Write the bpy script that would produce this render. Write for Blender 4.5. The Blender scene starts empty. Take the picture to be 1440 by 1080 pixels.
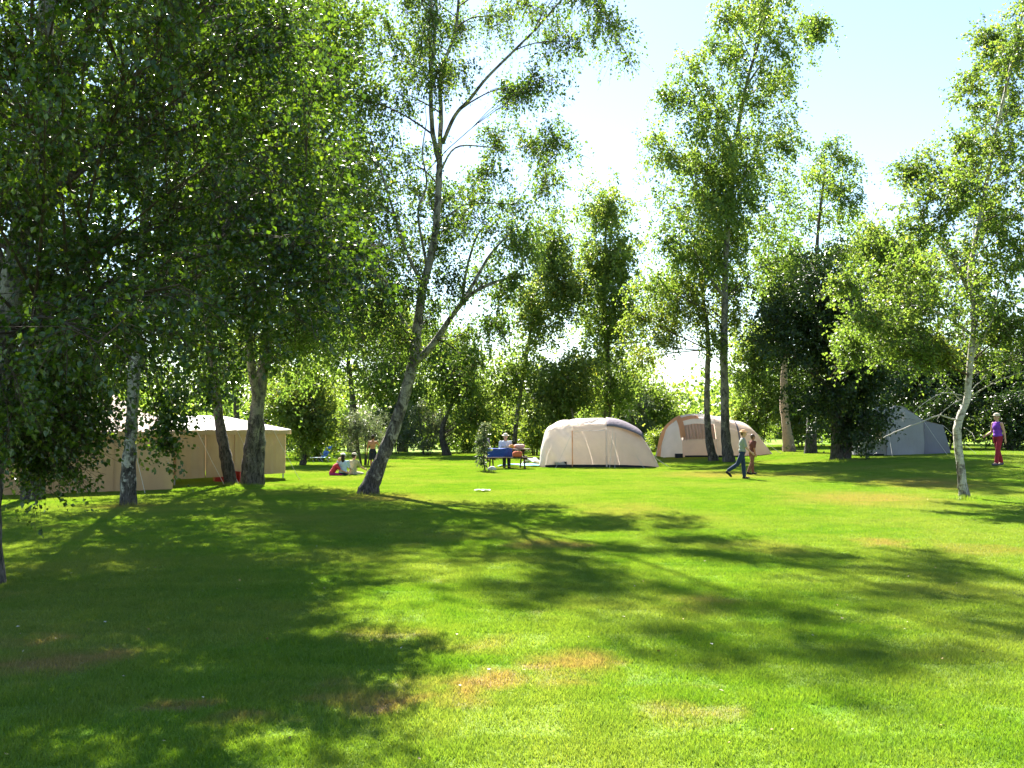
import bpy, math, random
import numpy as np
from mathutils import Vector, Matrix, Quaternion

rng = np.random.default_rng(7)
random.seed(7)
R = math.radians
scene = bpy.context.scene
col = scene.collection

# ------------------------------------------------------------------ camera, sky, sun, exposure
FPX, CW, CH = 1400.0, 1440.0, 1080.0
HCAM, HORIZON = 1.6, 600.0
PITCH = math.atan((HORIZON - CH / 2) / FPX)
cam_d = bpy.data.cameras.new('camera')
cam = bpy.data.objects.new('camera', cam_d)
col.objects.link(cam)
cam_d.sensor_width = 36.0
cam_d.lens = 36.0 * FPX / CW
cam_d.clip_start, cam_d.clip_end = 0.1, 3000
cam.location = (0, 0, HCAM)
cam.rotation_euler = (R(90) + PITCH, 0, 0)
scene.camera = cam

SUN_AZ, SUN_EL = R(-13), R(43)
sun_dir = Vector((math.sin(SUN_AZ) * math.cos(SUN_EL), math.cos(SUN_AZ) * math.cos(SUN_EL), math.sin(SUN_EL)))
world = bpy.data.worlds.new('World')
scene.world = world
world.use_nodes = True
wn = world.node_tree
wn.nodes.clear()
sky = wn.nodes.new('ShaderNodeTexSky')
sky.sky_type = 'NISHITA'
sky.sun_disc = False
sky.sun_elevation = SUN_EL
sky.sun_rotation = SUN_AZ
sky.air_density = 1.0
sky.dust_density = 0.2
sky.ozone_density = 1.4
bg = wn.nodes.new('ShaderNodeBackground')
bg.inputs['Strength'].default_value = 0.05
wo = wn.nodes.new('ShaderNodeOutputWorld')
wn.links.new(sky.outputs[0], bg.inputs['Color'])
wn.links.new(bg.outputs[0], wo.inputs['Surface'])

sun_d = bpy.data.lights.new('sun', 'SUN')
sun_d.energy = 5.0
sun_d.angle = R(0.53)
sun_d.color = (1.0, 0.95, 0.86)
sun = bpy.data.objects.new('sun', sun_d)
col.objects.link(sun)
sun.location = (-20, 60, 60)
sun.rotation_euler = sun_dir.to_track_quat('Z', 'Y').to_euler()

scene.view_settings.view_transform = 'Standard'
scene.view_settings.look = 'None'
scene.view_settings.exposure = 2.5
scene.view_settings.gamma = 1.0
scene.view_settings.use_curve_mapping = False
scene.cycles.max_bounces = 8
scene.cycles.diffuse_bounces = 4
scene.cycles.glossy_bounces = 2
scene.cycles.transmission_bounces = 6
scene.cycles.sample_clamp_indirect = 6.0
scene.cycles.use_denoising = True

# ------------------------------------------------------------------ terrain function and pixel helpers
def sstep(t):
    t = np.clip(t, 0, 1)
    return t * t * (3 - 2 * t)
GX0, GX1, GY0, GY1, GH = 5.0, 19.0, 18.0, 38.0, 0.5
def gz(x, y):
    return GH * sstep((np.asarray(x, float) - GX0) / (GX1 - GX0)) * sstep((np.asarray(y, float) - GY0) / (GY1 - GY0))

def ray(px, py):
    x = (px - CW / 2) / FPX
    y = (CH / 2 - py) / FPX
    c, s = math.cos(PITCH), math.sin(PITCH)
    return np.array([x, c - y * s, s + y * c])
def at(px, py, Y):
    d = ray(px, py)
    return np.array([0, 0, HCAM]) + d * (Y / d[1])
def ground_at(px, py):
    d = ray(px, py)
    Y = 20.0
    for _ in range(60):
        p = np.array([0, 0, HCAM]) + d * (Y / d[1])
        z = float(gz(p[0], p[1]))
        Yn = (HCAM - z) / (-d[2] / d[1])
        Y += 0.6 * (Yn - Y)
    p = np.array([0, 0, HCAM]) + d * (Y / d[1])
    p[2] = float(gz(p[0], p[1]))
    return p

# ------------------------------------------------------------------ scene helpers
def tag(o, label=None, cat=None, group=None, kind=None):
    if label: o['label'] = label
    if cat: o['category'] = cat
    if group: o['group'] = group
    if kind: o['kind'] = kind
    return o
def empty(name, loc, rz=0.0):
    o = bpy.data.objects.new(name, None)
    col.objects.link(o)
    o.location = loc
    o.rotation_euler = (0, 0, rz)
    o.empty_display_size = 0.2
    return o
def mesh_np(name, V, F, smooth=True, tint=None):
    V = np.ascontiguousarray(V, np.float32)
    F = np.ascontiguousarray(F, np.int32)
    me = bpy.data.meshes.new(name)
    me.vertices.add(len(V))
    me.vertices.foreach_set('co', V.ravel())
    k = F.shape[1]
    me.loops.add(F.size)
    me.loops.foreach_set('vertex_index', F.ravel())
    me.polygons.add(len(F))
    me.polygons.foreach_set('loop_start', np.arange(0, F.size, k, dtype=np.int32))
    me.polygons.foreach_set('loop_total', np.full(len(F), k, np.int32))
    me.polygons.foreach_set('use_smooth', np.full(len(F), smooth, bool))
    if tint is not None:
        a = me.attributes.new('tint', 'FLOAT', 'FACE')
        a.data.foreach_set('value', np.ascontiguousarray(tint, np.float32))
    me.update(calc_edges=True)
    return me
def obj(name, me, mat=None, parent=None, loc=None):
    o = bpy.data.objects.new(name, me)
    col.objects.link(o)
    if mat is not None:
        me.materials.clear()
        me.materials.append(mat)
    if parent is not None: o.parent = parent
    if loc is not None: o.location = loc
    return o

class MB:
    """collects closed pieces of ONE part"""
    def __init__(self): self.v, self.f, self.n = [], [], 0
    def add(self, V, F):
        V = np.asarray(V, float)
        self.v.append(V)
        self.f += [tuple(int(i) + self.n for i in f) for f in F]
        self.n += len(V)
        return self
    def box(self, c, s, rz=0.0, M=None):
        x, y, z = np.array(s, float) / 2
        V = np.array([(a * x, b * y, d * z) for a in (-1, 1) for b in (-1, 1) for d in (-1, 1)])
        if M is not None: V = V @ np.array(M).T
        if rz:
            ca, sa = math.cos(rz), math.sin(rz)
            V = V @ np.array([[ca, -sa, 0], [sa, ca, 0], [0, 0, 1]]).T
        return self.add(V + np.array(c, float), [(0, 1, 3, 2), (4, 6, 7, 5), (0, 4, 5, 1), (2, 3, 7, 6), (0, 2, 6, 4), (1, 5, 7, 3)])
    def bar(self, a, b, w, h):
        a, b = np.array(a, float), np.array(b, float)
        d = b - a
        L = np.linalg.norm(d)
        q = Vector(d).to_track_quat('X', 'Z').to_matrix()
        return self.box((a + b) / 2, (L, w, h), M=np.array(q))
    def tube(self, pts, rad, sides=8, flat=1.0, caps=True):
        V, F = tube_np(np.array(pts, float), np.array(rad, float), sides)
        self.add(V, F)
        if caps:
            n = len(pts)
            b = self.n - n * sides
            self.f.append(tuple(b + i for i in range(sides))[::-1])
            self.f.append(tuple(b + (n - 1) * sides + i for i in range(sides)))
        return self
    def ball(self, c, r, nu=12, nv=8, M=None):
        r = np.array(r if hasattr(r, '__len__') else (r, r, r), float)
        V = [(0, 0, 1)]
        for j in range(1, nv):
            th = math.pi * j / nv
            for i in range(nu):
                ph = 2 * math.pi * i / nu
                V.append((math.sin(th) * math.cos(ph), math.sin(th) * math.sin(ph), math.cos(th)))
        V.append((0, 0, -1))
        V = np.array(V) * r
        if M is not None: V = V @ np.array(M).T
        F = [(0, 1 + i, 1 + (i + 1) % nu) for i in range(nu)]
        for j in range(nv - 2):
            for i in range(nu):
                a, b = 1 + j * nu + i, 1 + j * nu + (i + 1) % nu
                F.append((a, a + nu, b + nu, b))
        e = len(V) - 1
        o = 1 + (nv - 2) * nu
        F += [(e, o + (i + 1) % nu, o + i) for i in range(nu)]
        return self.add(V + np.array(c, float), F)
    def limb(self, pts, rad, sides=10):
        """round-ended tapering limb"""
        self.tube(pts, rad, sides)
        for p, r in zip(pts, rad): self.ball(p, r, 10, 6)
        return self
    def mesh(self, name, smooth=False):
        me = bpy.data.meshes.new(name)
        me.from_pydata([tuple(p) for p in np.concatenate(self.v)], [], self.f)
        if smooth:
            me.polygons.foreach_set('use_smooth', [True] * len(me.polygons))
        me.update()
        return me
    def build(self, name, mat, parent=None, smooth=False, loc=None):
        return obj(name, self.mesh(name, smooth), mat, parent, loc)

def tube_np(P, Rr, sides):
    n = len(P)
    T = np.gradient(P, axis=0)
    T /= np.linalg.norm(T, axis=1)[:, None] + 1e-9
    ref = np.array([1.0, 0, 0]) if abs(T[0][0]) < 0.9 else np.array([0, 1.0, 0])
    V = []
    a = np.cross(T[0], ref); a /= np.linalg.norm(a)
    ang = np.arange(sides) * 2 * math.pi / sides
    for i in range(n):
        a = a - T[i] * (a @ T[i]); a /= np.linalg.norm(a) + 1e-9
        b = np.cross(T[i], a)
        V.append(P[i] + Rr[i] * (np.cos(ang)[:, None] * a + np.sin(ang)[:, None] * b))
    F = []
    for i in range(n - 1):
        for j in range(sides):
            k = (j + 1) % sides
            F.append((i * sides + j, i * sides + k, (i + 1) * sides + k, (i + 1) * sides + j))
    return np.concatenate(V), F
def tubes_batch(P, Rr, sides=3):
    """P (B,n,3) R (B,n) -> verts, quads"""
    B, n, _ = P.shape
    T = np.gradient(P, axis=1)
    T /= np.linalg.norm(T, axis=2, keepdims=True) + 1e-9
    ref = np.zeros_like(T); ref[..., 0] = 1.0
    m = np.abs(T[..., 0]) > 0.9
    ref[m] = (0, 1, 0)
    A = np.cross(T, ref); A /= np.linalg.norm(A, axis=2, keepdims=True) + 1e-9
    Bn = np.cross(T, A)
    ang = np.arange(sides) * 2 * math.pi / sides
    V = P[:, :, None, :] + Rr[:, :, None, None] * (np.cos(ang)[None, None, :, None] * A[:, :, None, :] + np.sin(ang)[None, None, :, None] * Bn[:, :, None, :])
    base = (np.arange(B) * n * sides)[:, None, None]
    i = np.arange(n - 1)[None, :, None] * sides
    j = np.arange(sides)[None, None, :]
    k = (np.arange(sides) + 1) % sides
    k = k[None, None, :]
    F = np.stack([base + i + j, base + i + k, base + i + sides + k, base + i + sides + j], -1).reshape(-1, 4)
    return V.reshape(-1, 3), F
def catmull(P, sub=5):
    P = np.array(P, float)
    Q = np.vstack([2 * P[0] - P[1], P, 2 * P[-1] - P[-2]])
    out = []
    for i in range(1, len(Q) - 2):
        for t in np.linspace(0, 1, sub, endpoint=False):
            a, b, c, d = Q[i - 1], Q[i], Q[i + 1], Q[i + 2]
            out.append(0.5 * (2 * b + (c - a) * t + (2 * a - 5 * b + 4 * c - d) * t * t + (3 * b - a - 3 * c + d) * t ** 3))
    out.append(P[-1])
    return np.array(out)

# ------------------------------------------------------------------ materials
class NT:
    def __init__(self, name):
        self.m = bpy.data.materials.new(name)
        self.m.use_nodes = True
        self.t = self.m.node_tree
        self.t.nodes.clear()
        self.out = self.n('ShaderNodeOutputMaterial')
    def n(self, ty, **kw):
        nd = self.t.nodes.new(ty)
        for k, v in kw.items():
            if k in ('operation', 'blend_type', 'data_type', 'interpolation_type', 'attribute_name', 'clamp', 'noise_dimensions', 'feature', 'use_clamp'):
                setattr(nd, k, v)
            else:
                nd.inputs[k.replace('_', ' ')].default_value = v
        return nd
    def l(self, a, b): self.t.links.new(a, b)
    def ramp(self, fac, stops, interp='LINEAR'):
        r = self.t.nodes.new('ShaderNodeValToRGB')
        r.color_ramp.interpolation = interp
        el = r.color_ramp.elements
        while len(el) < len(stops): el.new(0.5)
        for e, (p, c) in zip(el, stops):
            e.position = p
            e.color = (*c, 1) if len(c) == 3 else c
        if fac is not None: self.l(fac, r.inputs[0])
        return r.outputs[0]
    def math(self, op, a, b=None, clamp=False):
        nd = self.t.nodes.new('ShaderNodeMath'); nd.operation = op; nd.use_clamp = clamp
        for i, v in enumerate((a, b)):
            if v is None: continue
            if isinstance(v, (int, float)): nd.inputs[i].default_value = v
            else: self.l(v, nd.inputs[i])
        return nd.outputs[0]
    def mix(self, fac, a, b, bt='MIX'):
        nd = self.t.nodes.new('ShaderNodeMix'); nd.data_type = 'RGBA'; nd.blend_type = bt
        for s, v in ((nd.inputs[0], fac), (nd.inputs[6], a), (nd.inputs[7], b)):
            if isinstance(v, (int, float)): s.default_value = v
            elif isinstance(v, tuple): s.default_value = (*v, 1) if len(v) == 3 else v
            else: self.l(v, s)
        return nd.outputs[2]
    def noise(self, vec, scale, detail=3, rough=0.5, dist=0.0):
        nd = self.t.nodes.new('ShaderNodeTexNoise')
        nd.inputs['Scale'].default_value = scale
        nd.inputs['Detail'].default_value = detail
        nd.inputs['Roughness'].default_value = rough
        nd.inputs['Distortion'].default_value = dist
        if vec is not None: self.l(vec, nd.inputs['Vector'])
        return nd.outputs[0]
    def mapping(self, vec, scale=(1, 1, 1), loc=(0, 0, 0), rot=(0, 0, 0)):
        nd = self.t.nodes.new('ShaderNodeMapping')
        nd.inputs['Scale'].default_value = scale
        nd.inputs['Location'].default_value = loc
        nd.inputs['Rotation'].default_value = rot
        self.l(vec, nd.inputs['Vector'])
        return nd.outputs[0]
    def objco(self): return self.n('ShaderNodeTexCoord').outputs['Object']
    def pos(self): return self.n('ShaderNodeNewGeometry').outputs['Position']
    def bump(self, h, strength=0.5, dist=0.02):
        nd = self.n('ShaderNodeBump')
        nd.inputs['Strength'].default_value = strength
        nd.inputs['Distance'].default_value = dist
        self.l(h, nd.inputs['Height'])
        return nd.outputs[0]
    def principled(self, colr, rough=0.8, normal=None, spec=0.3):
        p = self.n('ShaderNodeBsdfPrincipled')
        if isinstance(colr, tuple): p.inputs['Base Color'].default_value = (*colr, 1)
        else: self.l(colr, p.inputs['Base Color'])
        p.inputs['Roughness'].default_value = rough
        p.inputs['Specular IOR Level'].default_value = spec
        if normal is not None: self.l(normal, p.inputs['Normal'])
        return p.outputs[0]
    def transl(self, colr, normal=None):
        p = self.n('ShaderNodeBsdfTranslucent')
        if isinstance(colr, tuple): p.inputs['Color'].default_value = (*colr, 1)
        else: self.l(colr, p.inputs['Color'])
        return p.outputs[0]
    def mixs(self, fac, a, b):
        m = self.n('ShaderNodeMixShader')
        if isinstance(fac, (int, float)): m.inputs[0].default_value = fac
        else: self.l(fac, m.inputs[0])
        self.l(a, m.inputs[1]); self.l(b, m.inputs[2])
        return m.outputs[0]
    def done(self, sh):
        self.l(sh, self.out.inputs['Surface'])
        return self.m

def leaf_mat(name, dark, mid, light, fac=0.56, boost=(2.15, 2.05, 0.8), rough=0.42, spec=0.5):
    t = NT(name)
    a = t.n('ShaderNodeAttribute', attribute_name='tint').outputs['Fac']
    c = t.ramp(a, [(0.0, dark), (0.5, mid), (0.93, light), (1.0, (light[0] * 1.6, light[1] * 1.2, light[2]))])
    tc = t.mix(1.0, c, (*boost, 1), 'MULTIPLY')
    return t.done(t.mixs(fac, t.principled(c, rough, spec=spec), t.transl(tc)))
def bark_mat(name, pale, dark, base_h=1.2, amount=0.5):
    t = NT(name)
    o = t.objco()
    n1 = t.noise(t.mapping(o, (7, 7, 55)), 1.0, 3, 0.6)
    n2 = t.noise(t.mapping(o, (5, 5, 3.2)), 1.0, 4, 0.65, 0.6)
    n3 = t.noise(o, 26, 3, 0.6)
    sep = t.n('ShaderNodeSeparateXYZ'); t.l(o, sep.inputs[0])
    zz = t.math('SUBTRACT', 1.0, t.math('DIVIDE', sep.outputs[2], base_h), True)
    dashes = t.ramp(n1, [(0.56, (0, 0, 0)), (0.66, (1, 1, 1))])
    n4 = t.noise(t.mapping(o, (16, 16, 4.5)), 1.0, 4, 0.7, 0.8)
    blot = t.ramp(t.math('ADD', t.math('ADD', n2, t.math('MULTIPLY', n4, 0.35)), t.math('MULTIPLY', zz, 0.17)), [(0.80 - amount * 0.24, (0, 0, 0)), (0.90 - amount * 0.24, (1, 1, 1))])
    crack = t.ramp(n4, [(0.40, (0, 0, 0)), (0.56, (1, 1, 1))])
    c = t.mix(n3, pale, tuple(x * 0.62 for x in pale))
    c = t.mix(t.math('MULTIPLY', dashes, 0.75), c, dark)
    c = t.mix(blot, c, t.mix(t.math('MULTIPLY', crack, n3), dark, tuple(min(1, x * 6.5) for x in dark)))
    h = t.math('ADD', t.math('ADD', t.math('MULTIPLY', n3, 0.5), t.math('MULTIPLY', blot, -0.5)), t.math('MULTIPLY', crack, 0.5))
    return t.done(t.principled(c, 0.85, t.bump(h, 0.9, 0.03)))
def plain_mat(name, c, rough=0.8, var=0.25, scale=9.0, bump=0.15, tr=0.0, spec=0.3):
    t = NT(name)
    o = t.objco()
    n = t.noise(o, scale, 4, 0.6)
    cc = t.mix(n, tuple(x * (1 - var) for x in c), tuple(min(1, x * (1 + var)) for x in c))
    s = t.principled(cc, rough, t.bump(t.noise(o, scale * 6, 3, 0.6), bump, 0.01), spec)
    if tr > 0: s = t.mixs(tr, s, t.transl(cc))
    return t.done(s)
def canvas_mat(name, c, tr=0.2, stain=0.2):
    t = NT(name)
    o = t.objco()
    n = t.noise(o, 1.6, 5, 0.65)
    w = t.noise(t.mapping(o, (1, 1, 0.3)), 9, 3, 0.5)
    cc = t.mix(n, tuple(x * (1 - stain) for x in c), tuple(min(1, x * (1 + stain * 0.5)) for x in c))
    nm = t.bump(t.math('ADD', w, t.math('MULTIPLY', t.noise(o, 160, 2, 0.5), 0.15)), 0.45, 0.03)
    s = t.principled(cc, 0.85, nm, 0.2)
    return t.done(t.mixs(tr, s, t.transl(cc)))

# ---- lawn colour, shared by the ground sheet and the grass blades
DRY = [  # photo px of worn spots: x, y, half width, half height, strength
    (640, 965, 75, 24, 1.0), (790, 940, 75, 20, 1.0), (515, 988, 60, 16, 0.9), (262, 990, 34, 10, 0.9), (300, 1024, 40, 12, 0.6),
    (75, 930, 75, 16, 1.0), (935, 1003, 60, 24, 0.6), (1005, 850, 60, 16, 0.55), (770, 766, 55, 10, 0.8), (1240, 765, 34, 7, 0.9),
    (1215, 702, 110, 12, 0.7), (1400, 775, 60, 9, 0.6), (1300, 680, 80, 9, 0.8), (530, 700, 70, 9, 0.7), (1000, 668, 80, 7, 0.7),
    (1120, 668, 70, 7, 0.5), (555, 895, 60, 14, 0.5), (880, 716, 80, 8, 0.5), (690, 905, 60, 14, 0.45), (180, 712, 40, 7, 0.6), (20, 905, 40, 14, 0.7), (1080, 770, 60, 10, .35)]
def lawn_colour(t):
    p = t.pos()
    sep = t.n('ShaderNodeSeparateXYZ'); t.l(p, sep.inputs[0])
    cmb = t.n('ShaderNodeCombineXYZ'); t.l(sep.outputs[0], cmb.inputs[0]); t.l(sep.outputs[1], cmb.inputs[1])
    p = cmb.outputs[0]
    big = t.noise(p, 0.32, 3, 0.55)
    med = t.noise(p, 1.7, 4, 0.65)
    fin = t.noise(p, 9.0, 3, 0.7)
    c = t.mix(t.ramp(med, [(0.35, (0, 0, 0)), (0.68, (1, 1, 1))]), GRASS_A, GRASS_B)
    c = t.mix(t.math('MULTIPLY', t.ramp(big, [(0.42, (0, 0, 0)), (0.66, (1, 1, 1))]), 0.7), c, GRASS_C)
    c = t.mix(t.math('MULTIPLY', t.ramp(fin, [(0.52, (0, 0, 0)), (0.72, (1, 1, 1))]), 0.35), c, GRASS_D)
    wv_ = t.n('ShaderNodeTexNoise'); wv_.inputs['Scale'].default_value = 1.3; wv_.inputs['Detail'].default_value = 4; t.l(p, wv_.inputs['Vector'])
    wa = t.n('ShaderNodeVectorMath', operation='MULTIPLY_ADD'); t.l(wv_.outputs['Color'], wa.inputs[0]); wa.inputs[1].default_value = (1.5, 1.5, 0); t.l(p, wa.inputs[2])
    wb = t.n('ShaderNodeVectorMath', operation='SUBTRACT'); t.l(wa.outputs[0], wb.inputs[0]); wb.inputs[1].default_value = (.75, .75, 0)
    acc = None
    for (px, py, rx, ry, s) in DRY:
        g = ground_at(px, py)
        g2 = ground_at(px, py - ry)
        g3 = ground_at(px, py + ry)
        wx = 1.25 * rx / FPX * g[1]
        wy = min((g2[1] - g3[1]) / 2 * 1.25, wx * 1.2)
        mp = t.mapping(wb.outputs[0], (1 / wx, 1 / wy, 1), (-g[0] / wx, -g[1] / wy, 0))
        ln = t.n('ShaderNodeVectorMath', operation='LENGTH'); t.l(mp, ln.inputs[0])
        v = t.math('MULTIPLY', t.math('SUBTRACT', 1.25, ln.outputs['Value'], True), s)
        acc = v if acc is None else t.math('MAXIMUM', acc, v)
    mottle = t.math('ADD', t.math('MULTIPLY', med, 0.9), t.math('MULTIPLY', fin, 0.9))
    d = t.math('MULTIPLY', acc, t.math('ADD', mottle, -0.28), True)
    d = t.ramp(d, [(0.08, (0, 0, 0)), (0.62, (1, 1, 1))])
    thin = t.math('MULTIPLY', t.ramp(t.noise(p, 0.9, 4, 0.7), [(0.6, (0, 0, 0)), (0.74, (1, 1, 1))]), 0.35)
    d = t.math('MAXIMUM', d, thin)
    return c, d, p
GRASS_A = (0.108, 0.222, 0.016)
GRASS_B = (0.180, 0.280, 0.030)
GRASS_C = (0.240, 0.280, 0.062)
GRASS_D = (0.060, 0.150, 0.010)
def ground_mat():
    t = NT('lawn_soil_and_turf')
    c, d, p = lawn_colour(t)
    c = t.mix(d, c, (0.27, 0.185, 0.095))
    n = t.noise(p, 55, 3, 0.75)
    c = t.mix(t.math('MULTIPLY', n, 0.5), c, t.mix(1.0, c, (0.45, 0.45, 0.45), 'MULTIPLY'))
    return t.done(t.principled(c, 0.95, t.bump(t.math('ADD', n, t.noise(p, 8, 3, 0.6)), 0.8, 0.03), 0.1))
def blade_mat():
    t = NT('grass_blades')
    c, d, p = lawn_colour(t)
    c = t.mix(t.math('MULTIPLY', d, 0.8), c, (0.33, 0.235, 0.105))
    a = t.n('ShaderNodeAttribute', attribute_name='tint').outputs['Fac']
    k = t.ramp(a, [(0.0, (0.7, 0.75, 0.7)), (0.6, (1, 1, 1)), (0.9, (1.12, 1.06, 1.0)), (1.0, (1.4, 1.15, 1.3))])
    c = t.mix(1.0, c, k, 'MULTIPLY')
    tc = t.mix(1.0, c, (1.45, 1.4, 0.7), 'MULTIPLY')
    return t.done(t.mixs(0.42, t.principled(c, 0.42, None, 0.38), t.transl(tc)))

M = {}
M['ground'] = ground_mat()
M['blade'] = blade_mat()
M['leaf_birch'] = leaf_mat('leaf_birch', (0.034, 0.070, 0.016), (0.066, 0.116, 0.026), (0.115, 0.160, 0.042))
M['leaf_dark'] = leaf_mat('leaf_dark', (0.022, 0.048, 0.009), (0.050, 0.094, 0.013), (0.098, 0.148, 0.020), 0.52, (2.0, 1.95, 0.6), 0.28, 0.9)
M['leaf_pale'] = leaf_mat('leaf_pale', (0.060, 0.100, 0.022), (0.108, 0.152, 0.036), (0.160, 0.192, 0.056))
M['leaf_fresh'] = leaf_mat('leaf_fresh', (0.046, 0.088, 0.020), (0.086, 0.140, 0.034), (0.130, 0.178, 0.052))
M['leaf_back'] = leaf_mat('leaf_back', (0.056, 0.096, 0.024), (0.098, 0.148, 0.038), (0.145, 0.185, 0.058), 0.6, (2.1, 2.05, 0.85))
M['leaf_grey'] = leaf_mat('leaf_grey', (0.060, 0.085, 0.040), (0.110, 0.140, 0.075), (0.190, 0.210, 0.120), 0.4, (1.2, 1.25, 0.8))
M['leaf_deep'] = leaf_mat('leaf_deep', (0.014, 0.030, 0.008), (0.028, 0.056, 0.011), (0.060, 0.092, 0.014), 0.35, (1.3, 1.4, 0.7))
M['bark_birch'] = bark_mat('bark_birch', (0.40, 0.37, 0.32), (0.030, 0.026, 0.023), 3.0, 0.62)
M['bark_white'] = bark_mat('bark_white', (0.62, 0.57, 0.49), (0.060, 0.050, 0.042), 0.9, 0.42)
M['bark_pied'] = bark_mat('bark_pied', (0.58, 0.56, 0.52), (0.026, 0.023, 0.021), 1.1, 0.62)
M['bark_dark'] = bark_mat('bark_dark', (0.16, 0.14, 0.115), (0.025, 0.022, 0.019), 2.5, 0.7)
M['bark_lichen'] = bark_mat('bark_lichen', (0.30, 0.28, 0.21), (0.030, 0.027, 0.024), 2.5, 0.65)
M['bark_tan'] = bark_mat('bark_tan', (0.42, 0.31, 0.22), (0.09, 0.065, 0.05), 0.8, 0.2)
M['twig'] = plain_mat('twig', (0.075, 0.052, 0.040), 0.9, 0.3, 20)
M['twig_pale'] = plain_mat('twig_pale', (0.42, 0.37, 0.31), 0.9, 0.3, 20)
M['deadwood'] = plain_mat('deadwood', (0.34, 0.31, 0.27), 0.9, 0.3, 20)

# ------------------------------------------------------------------ ground
def make_ground():
    def axis(lim, n, k):
        s = np.linspace(-1, 1, n)
        return np.sinh(s * k) / math.sinh(k) * lim
    xs = axis(700, 91, 5.0)
    ys = axis(800, 101, 4.4) + 25
    X, Y = np.meshgrid(xs, ys)
    Z = gz(X, Y)
    V = np.stack([X, Y, Z], -1).reshape(-1, 3)
    ny, nx = X.shape
    i = np.arange(ny - 1)[:, None] * nx + np.arange(nx - 1)[None, :]
    F = np.stack([i, i + 1, i + nx + 1, i + nx], -1).reshape(-1, 4)
    o = obj('ground', mesh_np('ground', V, F), M['ground'])
    tag(o, kind='structure', label='sunlit mown lawn with worn dry patches')
make_ground()

def make_grass():
    n = 17000
    x, y = np.sqrt(rng.uniform(0, 1, n)) * 0.74, rng.uniform(0, 2 * math.pi, n)
    x, y = x * np.cos(y), x * np.sin(y)
    h = rng.uniform(0.014, 0.034, n) * (1 + 0.35 * np.sin(x * 9 + 1) * np.cos(y * 7))
    w = rng.uniform(0.0022, 0.0042, n)
    a = rng.uniform(0, 2 * math.pi, n)
    la = rng.uniform(0, 2 * math.pi, n)
    ln = h * rng.uniform(0.15, 0.95, n)
    base = np.stack([x, y, np.full(n, -0.004)], 1)
    s = np.stack([np.cos(a), np.sin(a), np.zeros(n)], 1) * w[:, None]
    tip = base + np.stack([np.cos(la) * ln, np.sin(la) * ln, h], 1)
    V = np.stack([base - s, base + s, tip], 1).reshape(-1, 3)
    F = np.arange(n * 3).reshape(-1, 3)
    me = mesh_np('grass', V, F, False, rng.uniform(0, 1, n))
    o = obj('grass', me, M['blade'])
    tag(o, 'short mown green grass covering the campsite lawn', 'grass', kind='stuff')
    g = bpy.data.node_groups.new('grass_spread', 'GeometryNodeTree')
    g.interface.new_socket('Geometry', in_out='INPUT', socket_type='NodeSocketGeometry')
    g.interface.new_socket('Geometry', in_out='OUTPUT', socket_type='NodeSocketGeometry')
    N, L = g.nodes, g.links
    gi, go = N.new('NodeGroupInput'), N.new('NodeGroupOutput')
    gr = N.new('GeometryNodeMeshGrid')
    gr.inputs['Size X'].default_value, gr.inputs['Size Y'].default_value = 64, 58
    gr.inputs['Vertices X'].default_value, gr.inputs['Vertices Y'].default_value = 65, 59
    p = N.new('GeometryNodeInputPosition')
    sep = N.new('ShaderNodeSeparateXYZ'); L.new(p.outputs[0], sep.inputs[0])
    yy = N.new('ShaderNodeMath'); yy.operation = 'ADD'; yy.inputs[1].default_value = 32.5; L.new(sep.outputs[1], yy.inputs[0])
    def mr(s, a, b):
        m = N.new('ShaderNodeMapRange'); m.interpolation_type = 'SMOOTHSTEP'; m.clamp = True
        m.inputs['From Min'].default_value, m.inputs['From Max'].default_value = a, b
        L.new(s, m.inputs['Value']); return m.outputs[0]
    zx, zy = mr(sep.outputs[0], GX0, GX1), mr(yy.outputs[0], GY0, GY1)
    z1 = N.new('ShaderNodeMath'); z1.operation = 'MULTIPLY'; L.new(zx, z1.inputs[0]); L.new(zy, z1.inputs[1])
    z2 = N.new('ShaderNodeMath'); z2.operation = 'MULTIPLY'; L.new(z1.outputs[0], z2.inputs[0]); z2.inputs[1].default_value = GH
    cb = N.new('ShaderNodeCombineXYZ')
    L.new(sep.outputs[0], cb.inputs[0]); L.new(yy.outputs[0], cb.inputs[1]); L.new(z2.outputs[0], cb.inputs[2])
    sp = N.new('GeometryNodeSetPosition'); L.new(gr.outputs[0], sp.inputs['Geometry']); L.new(cb.outputs[0], sp.inputs['Position'])
    nm = N.new('GeometryNodeInputNormal')
    al = N.new('FunctionNodeAlignRotationToVector'); al.axis = 'Z'; L.new(nm.outputs[0], al.inputs['Vector'])
    rv = N.new('FunctionNodeRandomValue'); rv.data_type = 'FLOAT'
    fl = [s for s in rv.inputs if s.type == 'VALUE']
    fl[0].default_value, fl[1].default_value = 0, 6.283
    rf = [s for s in rv.outputs if s.type == 'VALUE'][0]
    cr = N.new('ShaderNodeCombineXYZ'); L.new(rf, cr.inputs[2])
    rr = N.new('FunctionNodeRotateRotation'); rr.rotation_space = 'LOCAL'
    L.new(al.outputs[0], rr.inputs[0]); L.new(cr.outputs[0], rr.inputs[1])
    ip = N.new('GeometryNodeInstanceOnPoints')
    L.new(sp.outputs[0], ip.inputs['Points']); L.new(gi.outputs[0], ip.inputs['Instance']); L.new(rr.outputs[0], ip.inputs['Rotation'])
    L.new(ip.outputs[0], go.inputs[0])
    md = o.modifiers.new('spread', 'NODES'); md.node_group = g
make_grass()

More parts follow.
